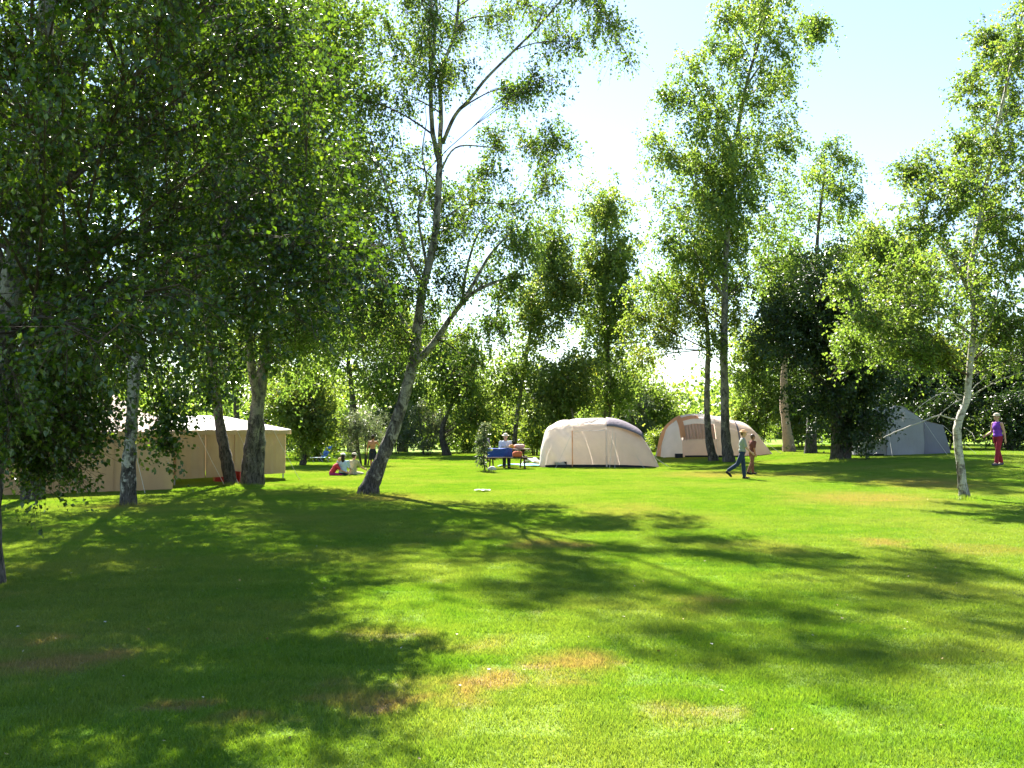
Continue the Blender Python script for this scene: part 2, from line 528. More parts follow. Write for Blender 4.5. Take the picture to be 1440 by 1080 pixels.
# ------------------------------------------------------------------ tree builder
def unit(v): return v / (np.linalg.norm(v, axis=-1, keepdims=True) + 1e-9)
def rand_ball(n, p=1 / 2.4):
    v = unit(rng.normal(size=(n, 3)))
    return v * rng.uniform(0, 1, n)[:, None] ** p
def leaves_mesh(P, axis, nrm, size, aspect=0.78):
    """folded diamond leaves: P base, axis along, nrm up; arrays"""
    side = unit(np.cross(axis, nrm))
    up = np.cross(side, axis)
    s = size[:, None]
    a = P
    b = P + axis * s * 0.45 + side * s * aspect * 0.5 + up * s * 0.10
    c = P + axis * s
    d = P + axis * s * 0.45 - side * s * aspect * 0.5 + up * s * 0.10
    V = np.stack([a, b, c, d], 1).reshape(-1, 3)
    return V, np.arange(len(V)).reshape(-1, 4)

def make_tree(name, label, cat, stems, clumps, leaf=0.065, nsub=12, nsprig=7, nleaf=9, droop=0.6, slen=0.5, lm='leaf_birch', bk='bark_birch',
              twig='twig', group=None, sides=12, limbs=(), dead=(), flare=1.4, limb_r=0.013, tint_bias=0.0, aspect=0.78, limb_mat=None, nup=0.75, twigs=True, crown_r=1.0, attach_min=-9.0):
    """stems: [(points, r_base, r_tip)], clumps: array (M,6) centre + radii; every leaf hangs on a twig, each twig on a branch, each branch on a stem"""
    base = np.array(stems[0][0][0], float)
    root = empty(name, tuple(base))
    tag(root, label, cat, group)
    mb = MB()
    nodes, nrad = [], []
    for si, (pts, r0, r1) in enumerate(stems):
        C = catmull(pts, 6)
        L = np.concatenate([[0], np.cumsum(np.linalg.norm(np.diff(C, axis=0), axis=1))])
        t = L / L[-1]
        rr = r0 + (r1 - r0) * t ** 0.85
        if si == 0 or abs(C[0][2] - base[2]) < 0.3:
            rr = rr * (1 + (flare - 1) * np.exp(-L / (r0 * 2.2 + 0.05)))
            C[0][2] -= 0.06
        rr *= 1 + 0.06 * rng.normal(size=len(rr))
        C2 = C + rng.normal(size=C.shape) * np.minimum(rr, 0.06)[:, None] * 0.10
        V, F = tube_np(C2 - base, rr, sides)
        ang = np.tile(np.arange(sides), len(C))
        V += unit(V - np.repeat(C2 - base, sides, 0)) * (0.07 * np.repeat(rr, sides) * np.sin(ang * 2.4 + np.repeat(L, sides) * 1.7))[:, None]
        mb.add(V, F)
        mb.f.append(tuple(mb.n - sides + i for i in range(sides)))
        nodes.append(C); nrad.append(rr)
    mb.build('trunk', M[bk], root, True)
    for k, (pts, r0, r1) in enumerate(limbs):      # limbs the photo shows one by one
        C = catmull(pts, 5)
        rr = np.linspace(r0, r1, len(C))
        MB().add(*tube_np(C - base, rr, 8)).build('limb', M[limb_mat or bk], root, True)
        nodes.append(C); nrad.append(rr)
    for k, (pts, r0, r1) in enumerate(dead):
        C = catmull(pts, 5)
        C[1:-1] += rng.normal(size=(len(C) - 2, 3)) * 0.006
        MB().add(*tube_np(C - base, np.linspace(r0, r1, len(C)), 6)).build('dead_branch', M['deadwood'], root, True)
    nodes, nrad = np.concatenate(nodes), np.concatenate(nrad)
    clumps = [list(c) + [1.0, 0.0][len(c) - 6:] for c in clumps]
    clumps = np.array(clumps, float)
    LB, LR, SB, SR, TB, TR, LV, LT = [], [], [], [], [], [], [], []
    off = 0
    VV, FF, TT = [], [], []
    tq = np.linspace(0, 1, 6)[:, None]
    for c in clumps:
        cen, rad = c[:3], c[3:6] * crown_r
        wt, follow = c[6], c[7] > 0.5
        hd = np.linalg.norm((nodes - cen)[:, :2], axis=1)
        cost = np.abs(nodes[:, 2] - (cen[2] - 0.55 * hd)) + 0.75 * hd
        cost = cost + np.where(nodes[:, 2] < attach_min, 6.0, 0.0)
        k = int(np.argmin(cost))
        p0 = nodes[k] if not follow else prev[2]
        D = np.linalg.norm(cen - p0)
        p1 = p0 + (cen - p0) * 0.5 + np.array([0, 0, 0.10 * D]) + rng.normal(size=3) * 0.06 * D
        lim = (1 - tq) ** 2 * p0 + 2 * tq * (1 - tq) * p1 + tq ** 2 * cen
        r0 = min(0.62 * nrad[k], limb_r * (0.5 + D * 0.55)) if not follow else 0.008
        if not follow: prev = lim
        LB.append(lim); LR.append(np.linspace(r0, max(0.004, r0 * 0.3), 6))
        ns = max(2, int(nsub * wt + 0.5))
        tg = cen + rand_ball(ns) * rad
        t0 = rng.uniform(0.45, 1, ns)[:, None]
        o = (1 - t0) ** 2 * p0 + 2 * t0 * (1 - t0) * p1 + t0 ** 2 * cen
        mid = (o + tg) / 2 + np.array([0, 0, 1]) * 0.12 * np.linalg.norm(tg - o, axis=1)[:, None] + rng.normal(size=(ns, 3)) * 0.05
        t4 = np.linspace(0, 1, 4)[None, :, None]
        sb = (1 - t4) ** 2 * o[:, None] + 2 * t4 * (1 - t4) * mid[:, None] + t4 ** 2 * tg[:, None]
        SB.append(sb); SR.append(np.tile(np.linspace(max(0.35 * r0, 0.004), 0.003, 4), (ns, 1)))
        # hanging twigs
        nt = ns * nsprig
        q = np.repeat(np.arange(ns), nsprig)
        ts = rng.uniform(0.25, 1.0, nt)[:, None]
        so = (1 - ts) ** 2 * o[q] + 2 * ts * (1 - ts) * mid[q] + ts ** 2 * tg[q]
        outw = unit((so - cen) / rad + 1e-6)
        dr = unit(outw * 0.6 + rng.normal(size=(nt, 3)) * 0.55)
        ll = slen * rng.uniform(0.45, 1.25, nt)[:, None]
        e1 = so + dr * ll * 0.5
        e2 = e1 + unit(dr * (1 - min(droop, 1) * 0.75) + np.array([0, 0, -droop])) * ll * 0.6
        tb = np.stack([so, e1, e2], 1)
        TB.append(tb[:, ::2]); TR.append(np.tile([0.0030, 0.0014], (nt, 1)))
        # leaves
        m = np.repeat(np.arange(nt), nleaf)
        tl = rng.uniform(0.08, 1.0, len(m))[:, None]
        lp = np.where(tl < 0.5, so[m] + (e1 - so)[m] * tl * 2, e1[m] + (e2 - e1)[m] * (tl * 2 - 1))
        lp = lp + rng.normal(size=lp.shape) * leaf * 0.35
        ax = unit(dr[m] * 0.5 + rng.normal(size=lp.shape) * 0.7 + np.array([0, 0, -0.35 - 0.4 * droop]))
        nr = unit(np.array([0, 0, nup]) + rng.normal(size=lp.shape) * 0.75)
        V, F = leaves_mesh(lp, ax, nr, leaf * rng.uniform(0.6, 1.2, len(m)), aspect)
        VV.append(V); FF.append(F + off); off += len(V)
        tn = np.clip(0.45 + tint_bias + rng.normal() * 0.13 + rng.normal(size=len(m)) * 0.2, 0, 0.97)
        tn[rng.uniform(size=len(m)) < 0.004] = 1.0
        TT.append(tn)
    v1, f1 = tubes_batch(np.array(LB), np.array(LR), 6)
    SB, SR = np.concatenate(SB), np.concatenate(SR)
    SB, SR = SB[:, [0, 2, 3]], SR[:, [0, 2, 3]]
    v2, f2 = tubes_batch(SB, SR, 3)
    V, F = np.concatenate([v1, v2]), np.concatenate([f1, f2 + len(v1)])
    if twigs and base[1] < 27:
        v3, f3 = tubes_batch(np.concatenate(TB), np.concatenate(TR), 3)
        V, F = np.concatenate([V, v3]), np.concatenate([F, f3 + len(V)])
    V = V - base
    tag(obj('branches', mesh_np('branches', V, F), M[twig], root), kind='stuff')
    tag(obj('crown', mesh_np('crown', np.concatenate(VV) - base, np.concatenate(FF), False, np.concatenate(TT)), M[lm], root), kind='stuff')
    global N_LEAVES
    N_LEAVES += off // 4
    return root
N_LEAVES = 0

def px_clumps(lst, Y, r, dy=1.5, flat=1.05, w=1.0):
    """clumps given where they stand: photo x, y (, radius factor, depth offset); r in metres"""
    out = []
    for it in lst:
        px, py = it[0], it[1]
        k = it[2] if len(it) > 2 else 1.0
        d = it[3] if len(it) > 3 else rng.uniform(-dy, dy)
        p = at(px, py, Y + d)
        rr = r * k * rng.uniform(0.85, 1.2)
        for j in range(3):
            o = rand_ball(1, 0.7)[0] * rr * np.array([1.0, 1.0, 0.9])
            r3 = rr * rng.uniform(0.55, 0.95)
            out.append([*(p + o), r3, r3, r3 * flat, w * 0.4, float(j > 0)])
    return out
def blob_clumps(px, py, rx, ry, Y, n, r, flat=0.75, w=1.0, shell=1 / 2.2, dz=0.9):
    """n clumps spread through an ellipsoid whose outline is the given photo ellipse"""
    c = at(px, py, Y)
    sx = rx / FPX * Y; sz = ry / FPX * Y
    v = rand_ball(n, shell)
    out = []
    for q in v:
        rr = r * rng.uniform(0.75, 1.25)
        out.append([c[0] + q[0] * max(sx - rr * .8, .1), c[1] + q[1] * sx * dz, max(c[2] + q[2] * max(sz - rr * .6, .1), 0.25), rr, rr, rr * flat, w])
    return out
def stem_px(lst, Y):
    """stem through photo points at depth Y (each may add its own depth offset); the first point stands on the ground"""
    out = []
    for i, it in enumerate(lst):
        p = at(it[0], it[1], Y + (it[2] if len(it) > 2 else 0))
        if i == 0 and it[1] > 630: p[2] = float(gz(p[0], p[1]))
        out.append(p)
    return out
# ------------------------------------------------------------------ near trees on the shaded side
# big birch at the frame edge whose boughs hang over the view
Yn = 10.0
def near_clumps():
    out = []
    def xmax(y):
        return float(np.interp(y, [-260, 0, 100, 200, 300, 360, 410, 450, 500, 530, 560, 620, 690], [500, 505, 490, 495, 530, 560, 540, 490, 420, 290, 130, 85, 60]))
    for py in range(-240, 650, 62):
        for px in range(-190, 560, 66):
            x, y = px + rng.uniform(-28, 28), py + rng.uniform(-28, 28)
            if x > xmax(y) - 38: continue
            Y = rng.uniform(7.6, 13.2) if x < 330 else rng.uniform(9.0, 13.0)
            p = at(x, y, Y)
            r = rng.uniform(0.42, 0.66)
            out.append([*p, r, r, r * 0.8, 1.0])
    for (x, y, Y) in ((470, 350, 10.5), (505, 375, 10.2), (495, 345, 10.8), (90, 640, 11), (60, 665, 11), (115, 610, 11), (30, 600, 11), (75, 575, 10.6), (20, 650, 10.4), (110, 560, 10.8), (50, 590, 10.2), (85, 605, 10.6), (10, 620, 10.8), (45, 630, 11.2), (100, 635, 11.4), (70, 655, 11.3), (25, 590, 11.0), (125, 585, 11.2), (5, 570, 10.4), (40, 560, 10.6)):
        p = at(x, y, Y)
        out.append([*p, 0.34, 0.34, 0.28, 1.0])
    for k in range(24):                       # the far side of the crown, reaching out over the lawn
        p = at(rng.uniform(330, 465), rng.uniform(0, 330), rng.uniform(13.2, 16.5))
        r = rng.uniform(0.55, 0.8)
        out.append([*p, r, r, r * 0.8, 0.8])
    return out
e0 = ground_at(-26, 822)
make_tree('birch_tree', 'huge dark leafy birch whose overhanging boughs shade the lawn in front of the canvas marquees', 'tree',
          [([e0, e0 + (0.02, 0.0, 1.2), e0 + (0.12, 0.1, 2.6), e0 + (0.3, 0.2, 4.2), e0 + (0.35, 0.4, 6.2), e0 + (0.5, 0.3, 8.6)], 0.17, 0.05)],
          near_clumps(), leaf=0.062, nsub=10, nsprig=8, nleaf=10, crown_r=1.25, attach_min=2.4, droop=0.55, slen=0.42, lm='leaf_dark', bk='bark_birch', limb_r=0.010,
          limbs=[([e0 + (0.05, 0.02, 1.7), at(60, 440, 10.1), at(150, 350, 10.4), at(235, 315, 10.6)], 0.045, 0.015),
                 ([e0 + (0.2, 0.15, 3.4), at(90, 250, 10.5), at(200, 100, 10.8), at(270, 40, 11), at(330, -20, 11)], 0.08, 0.02),
                 ([e0 + (0.12, 0.1, 2.5), at(150, 400, 10.6), at(300, 355, 11.2), at(430, 345, 11)], 0.045, 0.012)], limb_mat='bark_dark')
Y2 = 21.8
make_tree('birch_tree', 'dark mossy tree trunk standing before the pink-roofed marquee', 'tree',
          [(stem_px([(47, 716), (46, 640), (50, 560), (58, 420), (66, 250), (75, 60), (80, -120)], Y2), 0.20, 0.05)],
          blob_clumps(60, 240, 190, 350, Y2, 40, 1.2) + blob_clumps(60, -160, 190, 190, Y2, 18, 1.3), leaf=0.115, attach_min=3.2, nsub=9, nsprig=6, nleaf=9, twigs=False, lm='leaf_dark', bk='bark_dark', slen=0.6, crown_r=1.25)
Y3 = 20.3
make_tree('birch_tree', 'straight birch with blotchy grey and white trunk, black at its foot, before the canvas marquee', 'tree',
          [(stem_px([(180, 711), (181, 650), (185, 590), (190, 500), (200, 350), (215, 180), (225, 0), (230, -150)], Y3), 0.14, 0.04)],
          blob_clumps(260, 200, 190, 350, Y3, 46, 1.1) + blob_clumps(220, -170, 190, 200, Y3, 22, 1.3) + blob_clumps(375, 60, 110, 210, 18.8, 20, 1.1) + blob_clumps(370, 290, 100, 110, 15.5, 12, .8) + px_clumps([(234, 608, .2), (240, 640, .13), (170, 545, .45), (250, 555, .35), (300, 545, .45), (130, 550, .45)], Y3, 0.8, 0.6),
          leaf=0.10, nsub=9, nsprig=6, nleaf=10, crown_r=1.25, twigs=False, attach_min=3.4, limb_r=0.009, lm='leaf_dark', bk='bark_pied', slen=0.6)
Y4 = 27.5
make_tree('birch_tree', 'slim dark trunk tilting away from the thick trunk beside it, before the white-roofed marquee', 'tree',
          [(stem_px([(326, 682), (317, 640), (308, 590), (298, 500, .3), (288, 380, .5), (285, 200, .5), (280, 40)], Y4), 0.16, 0.04)],
          blob_clumps(310, 300, 150, 280, Y4, 26, 1.25), leaf=0.125, attach_min=3.2, nsub=9, nsprig=6, nleaf=9, crown_r=1.3, lm='leaf_dark', bk='bark_dark', slen=0.7)
make_tree('birch_tree', 'thick double-stemmed birch with rough lichen-grey bark before the white-roofed marquee', 'tree',
          [(stem_px([(352, 684), (352, 640), (360, 585), (372, 500, .4), (385, 380, .5), (405, 200, .4), (420, 20), (425, -100)], Y4 - .1), 0.20, 0.05),
           (stem_px([(362, 684), (366, 630), (364, 585), (352, 500, -.5), (345, 380, -.8), (340, 220, -.8)], Y4), 0.15, 0.05)],
          blob_clumps(455, 160, 140, 300, Y4, 58, 1.25) + blob_clumps(420, 470, 120, 100, Y4, 18, 1.1), leaf=0.105, attach_min=3.2, nsub=11, nsprig=7, nleaf=9, crown_r=1.3, lm='leaf_fresh', bk='bark_lichen', slen=0.8)

# ------------------------------------------------------------------ the leaning birch in the middle of the lawn
Yh = 23.6
hero_stem = stem_px([(517, 696), (530, 662), (550, 615), (566, 565), (578, 520), (586, 470), (594, 410), (610, 340), (617, 270), (618, 228)], Yh)
hero = make_tree('birch_tree', 'tall birch with a strongly leaning trunk standing alone on the open lawn', 'tree',
    [(hero_stem, 0.175, 0.07),
     (stem_px([(618, 232), (608, 180, -.2), (606, 110, -.4), (611, 40, -.5), (600, -50, -.5), (604, -130, -.5)], Yh), 0.065, 0.02),
     (stem_px([(618, 234), (620, 170, .2), (621, 100, .4), (641, 40, .5), (648, -60, .6), (650, -150, .6)], Yh), 0.065, 0.02)],
    px_clumps([(520, 60), (555, 20), (560, 130, .9), (505, 130), (640, 110, .8), (610, 105, .9), (575, 70), (620, 10), (655, 40, .8), (700, 15, .8), (745, 20, .7),
               (800, 10), (840, 20), (850, 70, .7), (800, 60, .7), (770, 110, .6), (735, 130, .6), (700, 190, .6), (745, 210, .6), (785, 190, .5), (770, 250, .5),
               (560, 220), (500, 200), (480, 270), (520, 280), (545, 320), (590, 290, .8), (640, 275, .7), (690, 250, .6), (725, 290, .7), (640, 330, .8), (600, 340, .8),
               (540, 380), (500, 370), (585, 390, .8), (640, 390, .7), (700, 330, .6), (735, 340, .5), (670, 300, .6), (480, 430), (530, 430), (560, 300), (490, 330), (690, 375, .5),
               (655, 470, .5), (620, 440, .5), (670, 520, .45), (690, 470, .4), (560, 470, .6), (520, 490, .7), (715, 400, .4),
               (600, -60, 1.2), (680, -80, 1.2), (560, -50), (780, -50, 1.2), (640, -150, 1.2), (520, -90), (720, -130, 1.3), (590, -190, 1.2), (660, -220), (830, -40), (540, -150), (740, -190), (620, -250)], Yh, 0.80, 2.3),
    leaf=0.074, attach_min=3.6, nsub=13, nsprig=8, nleaf=10, droop=1.0, slen=0.72, crown_r=1.25, lm='leaf_birch', bk='bark_birch', limb_r=0.015,
    limbs=[(stem_px([(580, 512), (604, 490), (620, 468), (638, 441), (665, 412), (704, 394), (740, 380)], Yh)[0:0] + [at(*q) for q in ((580, 512, Yh), (604, 490, Yh - .1), (620, 468, Yh - .2), (638, 441, Yh - .3), (665, 412, Yh - .5), (704, 394, Yh - .7), (745, 385, Yh - 1))], 0.10, 0.02),
           ([at(*q) for q in ((640, 438, Yh - .3), (664, 402, Yh - .2), (688, 360, Yh), (714, 332, Yh + .2), (748, 306, Yh + .3))], 0.055, 0.012),
           ([at(*q) for q in ((650, 425, Yh - .4), (656, 380, Yh - .6), (672, 330, Yh - .8), (700, 300, Yh - 1))], 0.04, 0.01),
           ([at(*q) for q in ((622, 202, Yh + .1), (640, 162, Yh), (662, 138, Yh - .2), (684, 110, Yh - .4), (722, 72, Yh - .6), (758, 36, Yh - .8), (800, -10, Yh - 1), (840, -30, Yh - 1))], 0.05, 0.012),
           ([at(*q) for q in ((600, 372, Yh), (588, 300, Yh - .5), (600, 260, Yh - .6), (594, 215, Yh - .7), (600, 170, Yh - .8))], 0.035, 0.01),
           ([at(*q) for q in ((617, 245, Yh), (640, 208, Yh + .4), (680, 206, Yh + .7), (715, 212, Yh + .9))], 0.03, 0.008),
           ([at(*q) for q in ((612, 320, Yh), (650, 290, Yh - .3), (690, 286, Yh - .5), (725, 287, Yh - .7))], 0.03, 0.008),
           ([at(*q) for q in ((584, 480, Yh), (560, 440, Yh + .5), (535, 400, Yh + .9), (510, 340, Yh + 1.2))], 0.06, 0.015),
           ([at(*q) for q in ((596, 405, Yh), (570, 350, Yh - .4), (545, 270, Yh - .7), (520, 190, Yh - .9))], 0.05, 0.015)], limb_mat='bark_birch')

# ------------------------------------------------------------------ trees on the sunny side
Yr = 22.3
make_tree('birch_tree', 'slender white-barked birch with bare dead lower branches near the walking person in purple', 'tree',
    [(stem_px([(1357, 702), (1353, 680), (1349, 640), (1346, 610), (1349, 590), (1360, 560), (1364, 510), (1370, 440), (1364, 385), (1380, 300), (1398, 200), (1420, 100), (1440, 10)], Yr), 0.095, 0.022)],
    px_clumps([(1420, 80), (1400, 110, .8), (1440, 60), (1370, 130, .6), (1390, 170, .9), (1430, 150), (1350, 190, .6), (1400, 220), (1345, 240, .8), (1300, 250, .5), (1380, 265), (1430, 240),
               (1275, 235, .4), (1320, 295, .8), (1370, 315), (1420, 310), (1300, 335, .8), (1350, 360), (1400, 370), (1270, 385, .8), (1320, 400), (1370, 420), (1430, 410), (1250, 420, .7),
               (1210, 440, .6), (1290, 445, .8), (1205, 470, .55), (1340, 460), (1410, 470), (1195, 500, .45), (1235, 490, .6), (1275, 500, .6), (1320, 500, .7), (1380, 500, .7), (1430, 500, .8),
               (1480, 120), (1500, 220), (1490, 320), (1500, 420), (1480, 480), (1470, 30), (1450, -30, .7), (1400, 440, .8), (1230, 455, .6), (1350, 280), (1440, 360), (1190, 400, .3), (1390, 60, .4), (1405, 300), (1380, 390), (1330, 350), (1420, 190), (1250, 470, .6), (1300, 470, .7)], Yr, 0.74, 2.0),
    leaf=0.074, attach_min=2.7, nsub=13, nsprig=8, nleaf=11, droop=0.35, slen=0.45, crown_r=1.3, lm='leaf_fresh', bk='bark_white', twig='twig', limb_r=0.009, tint_bias=0.05,
    limbs=[([at(*q) for q in ((1366, 500, Yr), (1385, 470, Yr - .3), (1398, 440, Yr - .5), (1405, 400, Yr - .6))], 0.035, 0.012),
           ([at(*q) for q in ((1368, 420, Yr), (1340, 370, Yr - .5), (1310, 330, Yr - .9), (1290, 290, Yr - 1.1))], 0.035, 0.01),
           ([at(*q) for q in ((1366, 470, Yr), (1320, 440, Yr + .4), (1270, 430, Yr + .7), (1215, 445, Yr + .9))], 0.035, 0.01)],
    dead=[([at(*q) for q in ((1350, 562, Yr), (1330, 540, Yr - .3), (1310, 510, Yr - .5))], 0.016, 0.006),
          ([at(*q) for q in ((1353, 556, Yr), (1325, 553, Yr - .4), (1295, 570, Yr - .7), (1285, 580, Yr - .8))], 0.014, 0.005),
          ([at(*q) for q in ((1362, 560, Yr), (1385, 545, Yr - .3), (1410, 533, Yr - .6), (1440, 522, Yr - .9))], 0.018, 0.007),
          ([at(*q) for q in ((1362, 552, Yr), (1380, 535, Yr + .3), (1395, 515, Yr + .5))], 0.012, 0.005),
          ([at(*q) for q in ((1343, 590, Yr), (1330, 587, Yr - .3), (1320, 584, Yr - .5), (1290, 595, Yr - .7), (1262, 606, Yr - .9), (1242, 616, Yr - 1.0))], 0.020, 0.011),
          ([at(*q) for q in ((1356, 602, Yr), (1362, 605, Yr - .3), (1368, 611, Yr - .6), (1371, 619, Yr - .8))], 0.010, 0.004),
          ([at(*q) for q in ((1352, 562, Yr), (1340, 568, Yr - .2), (1325, 580, Yr - .4), (1318, 590, Yr - .5))], 0.010, 0.004)])

Yp = 42.0
make_tree('birch_tree', 'tallest birch beside the peach dome tent, its grey trunk thicker than its neighbour', 'tree',
    [(stem_px([(1026, 655), (1021, 620), (1019, 560), (1018, 480), (1019, 420), (1022, 340), (1030, 260), (1038, 180), (1052, 110), (1070, 50), (1085, -10)], Yp), 0.20, 0.04)],
    px_clumps([(1060, 25, .8), (1095, 35, .9), (1040, 85, .8), (1135, 45, .9), (1010, 75, .6), (965, 95, .7), (1085, 115, .8), (1110, 150, .8), (1055, 140), (1000, 130), (975, 180), (1100, 75, .7), (1155, 40, .5),
               (940, 200), (1020, 190), (1065, 195), (950, 245), (1000, 250), (1045, 245), (925, 215, .7), (960, 295), (1010, 300), (1050, 300), (1085, 250), (990, 345), (960, 360, .8), (1025, 360), (1065, 350),
               (935, 330, .7), (1080, 300), (1000, 395), (1040, 400), (950, 395, .7), (915, 400, .5), (930, 140, .5), (1120, 190, .6), (1060, -20), (1110, -10), (1020, 30, .6)], Yp, 1.25, 2.8) + blob_clumps(1005, 270, 95, 130, Yp, 16, 1.2, 1.1),
    leaf=0.125, nsub=12, nsprig=8, nleaf=11, droop=1.0, slen=1.0, crown_r=1.25, lm='leaf_fresh', bk='bark_lichen', tint_bias=0.05,
    limbs=[([at(*q) for q in ((1020, 420, Yp), (1005, 400, Yp - .4), (995, 385, Yp - .6), (975, 350, Yp - 1))], 0.08, 0.03),
           ([at(*q) for q in ((1034, 220, Yp), (1010, 160, Yp - .5), (985, 115, Yp - .8))], 0.07, 0.02),
           ([at(*q) for q in ((1050, 120, Yp), (1075, 85, Yp + .5), (1105, 55, Yp + .8))], 0.05, 0.02)])
make_tree('birch_tree', 'thin bending birch with dark trunk beside the peach dome tent and pale hanging leaves', 'tree',
    [(stem_px([(1004, 650), (997, 615), (994, 560), (996, 480), (990, 430), (985, 390), (975, 350)], Yp + 1.2), 0.17, 0.05)],
    px_clumps([(985, 400), (960, 420), (1000, 380), (940, 430, .9), (915, 450, .8), (900, 475, .7), (895, 510, .55), (930, 470, .7), (985, 350), (1010, 430, .8), (970, 450, .7), (1000, 480, .6), (925, 410, .9), (890, 440, .5), (1040, 440, .6)], Yp + 1.2, 0.95, 1.8),
    leaf=0.115, attach_min=4.6, nsub=13, nsprig=8, nleaf=9, droop=1.0, slen=0.8, lm='leaf_pale', bk='bark_lichen', crown_r=1.25)

Yd = 39.5
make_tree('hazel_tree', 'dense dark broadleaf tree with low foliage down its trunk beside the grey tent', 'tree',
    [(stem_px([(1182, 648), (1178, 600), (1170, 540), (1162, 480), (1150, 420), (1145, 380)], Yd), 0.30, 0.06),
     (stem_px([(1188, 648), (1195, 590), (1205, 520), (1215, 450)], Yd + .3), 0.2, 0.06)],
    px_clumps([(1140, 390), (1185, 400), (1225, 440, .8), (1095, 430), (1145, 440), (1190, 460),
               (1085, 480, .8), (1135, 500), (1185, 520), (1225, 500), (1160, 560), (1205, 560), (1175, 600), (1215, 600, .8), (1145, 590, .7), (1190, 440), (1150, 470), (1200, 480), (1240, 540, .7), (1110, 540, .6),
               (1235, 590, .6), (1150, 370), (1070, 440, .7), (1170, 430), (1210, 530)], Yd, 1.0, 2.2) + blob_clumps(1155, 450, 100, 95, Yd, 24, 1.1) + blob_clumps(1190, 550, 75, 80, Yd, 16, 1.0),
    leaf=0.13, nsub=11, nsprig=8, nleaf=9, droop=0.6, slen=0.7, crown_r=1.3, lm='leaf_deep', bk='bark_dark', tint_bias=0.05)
make_tree('birch_tree', 'olive-green sunlit upper crown of the dense dark hazel, added as a separate tree', 'tree',  # hazel's sunlit upper crown as an added tree, sunlight put into lighter leaves
    [(stem_px([(1140, 644), (1142, 560), (1146, 440), (1150, 330), (1160, 240)], 46.5), 0.22, 0.04)],
    px_clumps([(1168, 205, .55), (1180, 235, .6), (1160, 250, .7), (1125, 255, .8), (1090, 285), (1130, 300), (1175, 300, .8), (1190, 270, .5), (1205, 350, .8), (1090, 345), (1135, 360), (1175, 370), (1110, 400), (1160, 410), (1210, 410, .8), (1080, 400, .8)], 46.5, 1.25, 2.5, 1.2),
    leaf=0.13, nsub=12, nsprig=8, nleaf=9, droop=1.0, slen=0.9, crown_r=1.2, lm='leaf_fresh', bk='bark_dark')
Yb = 50.0
make_tree('birch_tree', 'pale tan tree trunk at the wood edge behind the peach tent', 'tree',
    [(stem_px([(1110, 640), (1106, 600), (1102, 560), (1104, 500), (1108, 420), (1112, 340)], Yb), 0.24, 0.07)],
    blob_clumps(1105, 400, 60, 110, Yb, 18, 1.3), leaf=0.14, nsub=10, nsprig=7, nleaf=8, droop=0.8, slen=0.8, lm='leaf_birch', bk='bark_tan')

# ------------------------------------------------------------------ trees behind the lawn
def back_tree(label, base, top, Y, crowns, lm, n=22, r=1.5, leaf=0.15, droop=0.7, slen=0.9, bk='bark_birch', r0=0.2, mid=None, cat='tree', name='birch_tree', group=None, nsub=10, bias=0.0):
    top = (top[0], top[1] + 55)
    pts = [base] + (mid or []) + [top]
    st = stem_px(pts, Y) if len(pts) > 2 else [*stem_px([base], Y), at((base[0] * 2 + top[0]) / 3 + 3, (base[1] * 2 + top[1]) / 3, Y), at((base[0] + top[0] * 2) / 3 - 2, (base[1] + top[1] * 2) / 3, Y), at(*top, Y)]
    cl = []
    for c in crowns:
        k = c[4] if len(c) > 4 else n
        cl += blob_clumps(*c[:4], Y, k, r)
    return make_tree(name, label, cat, [(st, r0, 0.05)], cl, leaf=leaf * 1.05, nsub=nsub, nsprig=6, nleaf=8, droop=droop, slen=slen, lm=lm, bk=bk, sides=8, group=group, tint_bias=bias, twigs=False, crown_r=1.35)
back_tree('tall birch rising straight behind the pale dome tent', (852, 640), (852, 260), 56, [(850, 300, 45, 60, 12), (855, 375, 76, 85, 26), (862, 465, 82, 85, 26), (855, 545, 75, 60, 12)], 'leaf_back', r=1.45, droop=1.0, r0=.26, bk='bark_dark')
back_tree('slim birch with thin curved trunk behind the picnic table', (722, 642), (770, 320), 54, [(775, 350, 45, 70, 14), (760, 430, 60, 70, 16), (730, 520, 55, 55, 12), (805, 400, 45, 80, 12)], 'leaf_back', r=1.3, droop=0.9, r0=.14, mid=[(728, 580), (742, 490), (755, 410)], bias=.06)
back_tree('yellow-green young birch with pale trunk beside the tall birch behind the dome tent', (803, 640), (800, 440), 52, [(800, 530, 66, 66, 22), (760, 560, 50, 55, 12)], 'leaf_pale', r=1.05, r0=.16, bk='bark_white')
back_tree('weeping tree with curved trunk drooping over the lawn edge near the leaning birch', (628, 642), (650, 500), 55, [(640, 530, 62, 60, 22), (610, 480, 50, 45, 10), (690, 580, 40, 40, 8)], 'leaf_back', r=1.2, droop=1.3, slen=1.3, r0=.2, mid=[(622, 605), (640, 560)], bk='bark_dark')
back_tree('broad leafy tree behind the kneeling group', (495, 640), (490, 380), 62, [(490, 440, 95, 110, 36), (540, 540, 60, 70, 12)], 'leaf_back', r=1.7, leaf=.17, r0=.3, name='ash_tree', bk='bark_dark')
back_tree('low spreading yellow-green tree at the marquee corner', (425, 652), (425, 560), 41, [(440, 590, 55, 45, 26), (400, 550, 50, 45, 14), (450, 530, 50, 40, 10)], 'leaf_pale', r=.85, leaf=.11, r0=.12, name='hazel_tree', bk='bark_dark', slen=.5, bias=-.1)
back_tree('mid-green tree behind the marquee roofs', (330, 640), (330, 430), 52, [(330, 500, 110, 90, 26)], 'leaf_back', r=1.6, leaf=.16, r0=.25, name='ash_tree', bk='bark_dark')
back_tree('dark tree behind the pink-roofed marquee', (120, 650), (120, 400), 40, [(110, 470, 170, 130, 34)], 'leaf_dark', r=1.6, leaf=.15, r0=.25, name='ash_tree', bk='bark_dark')
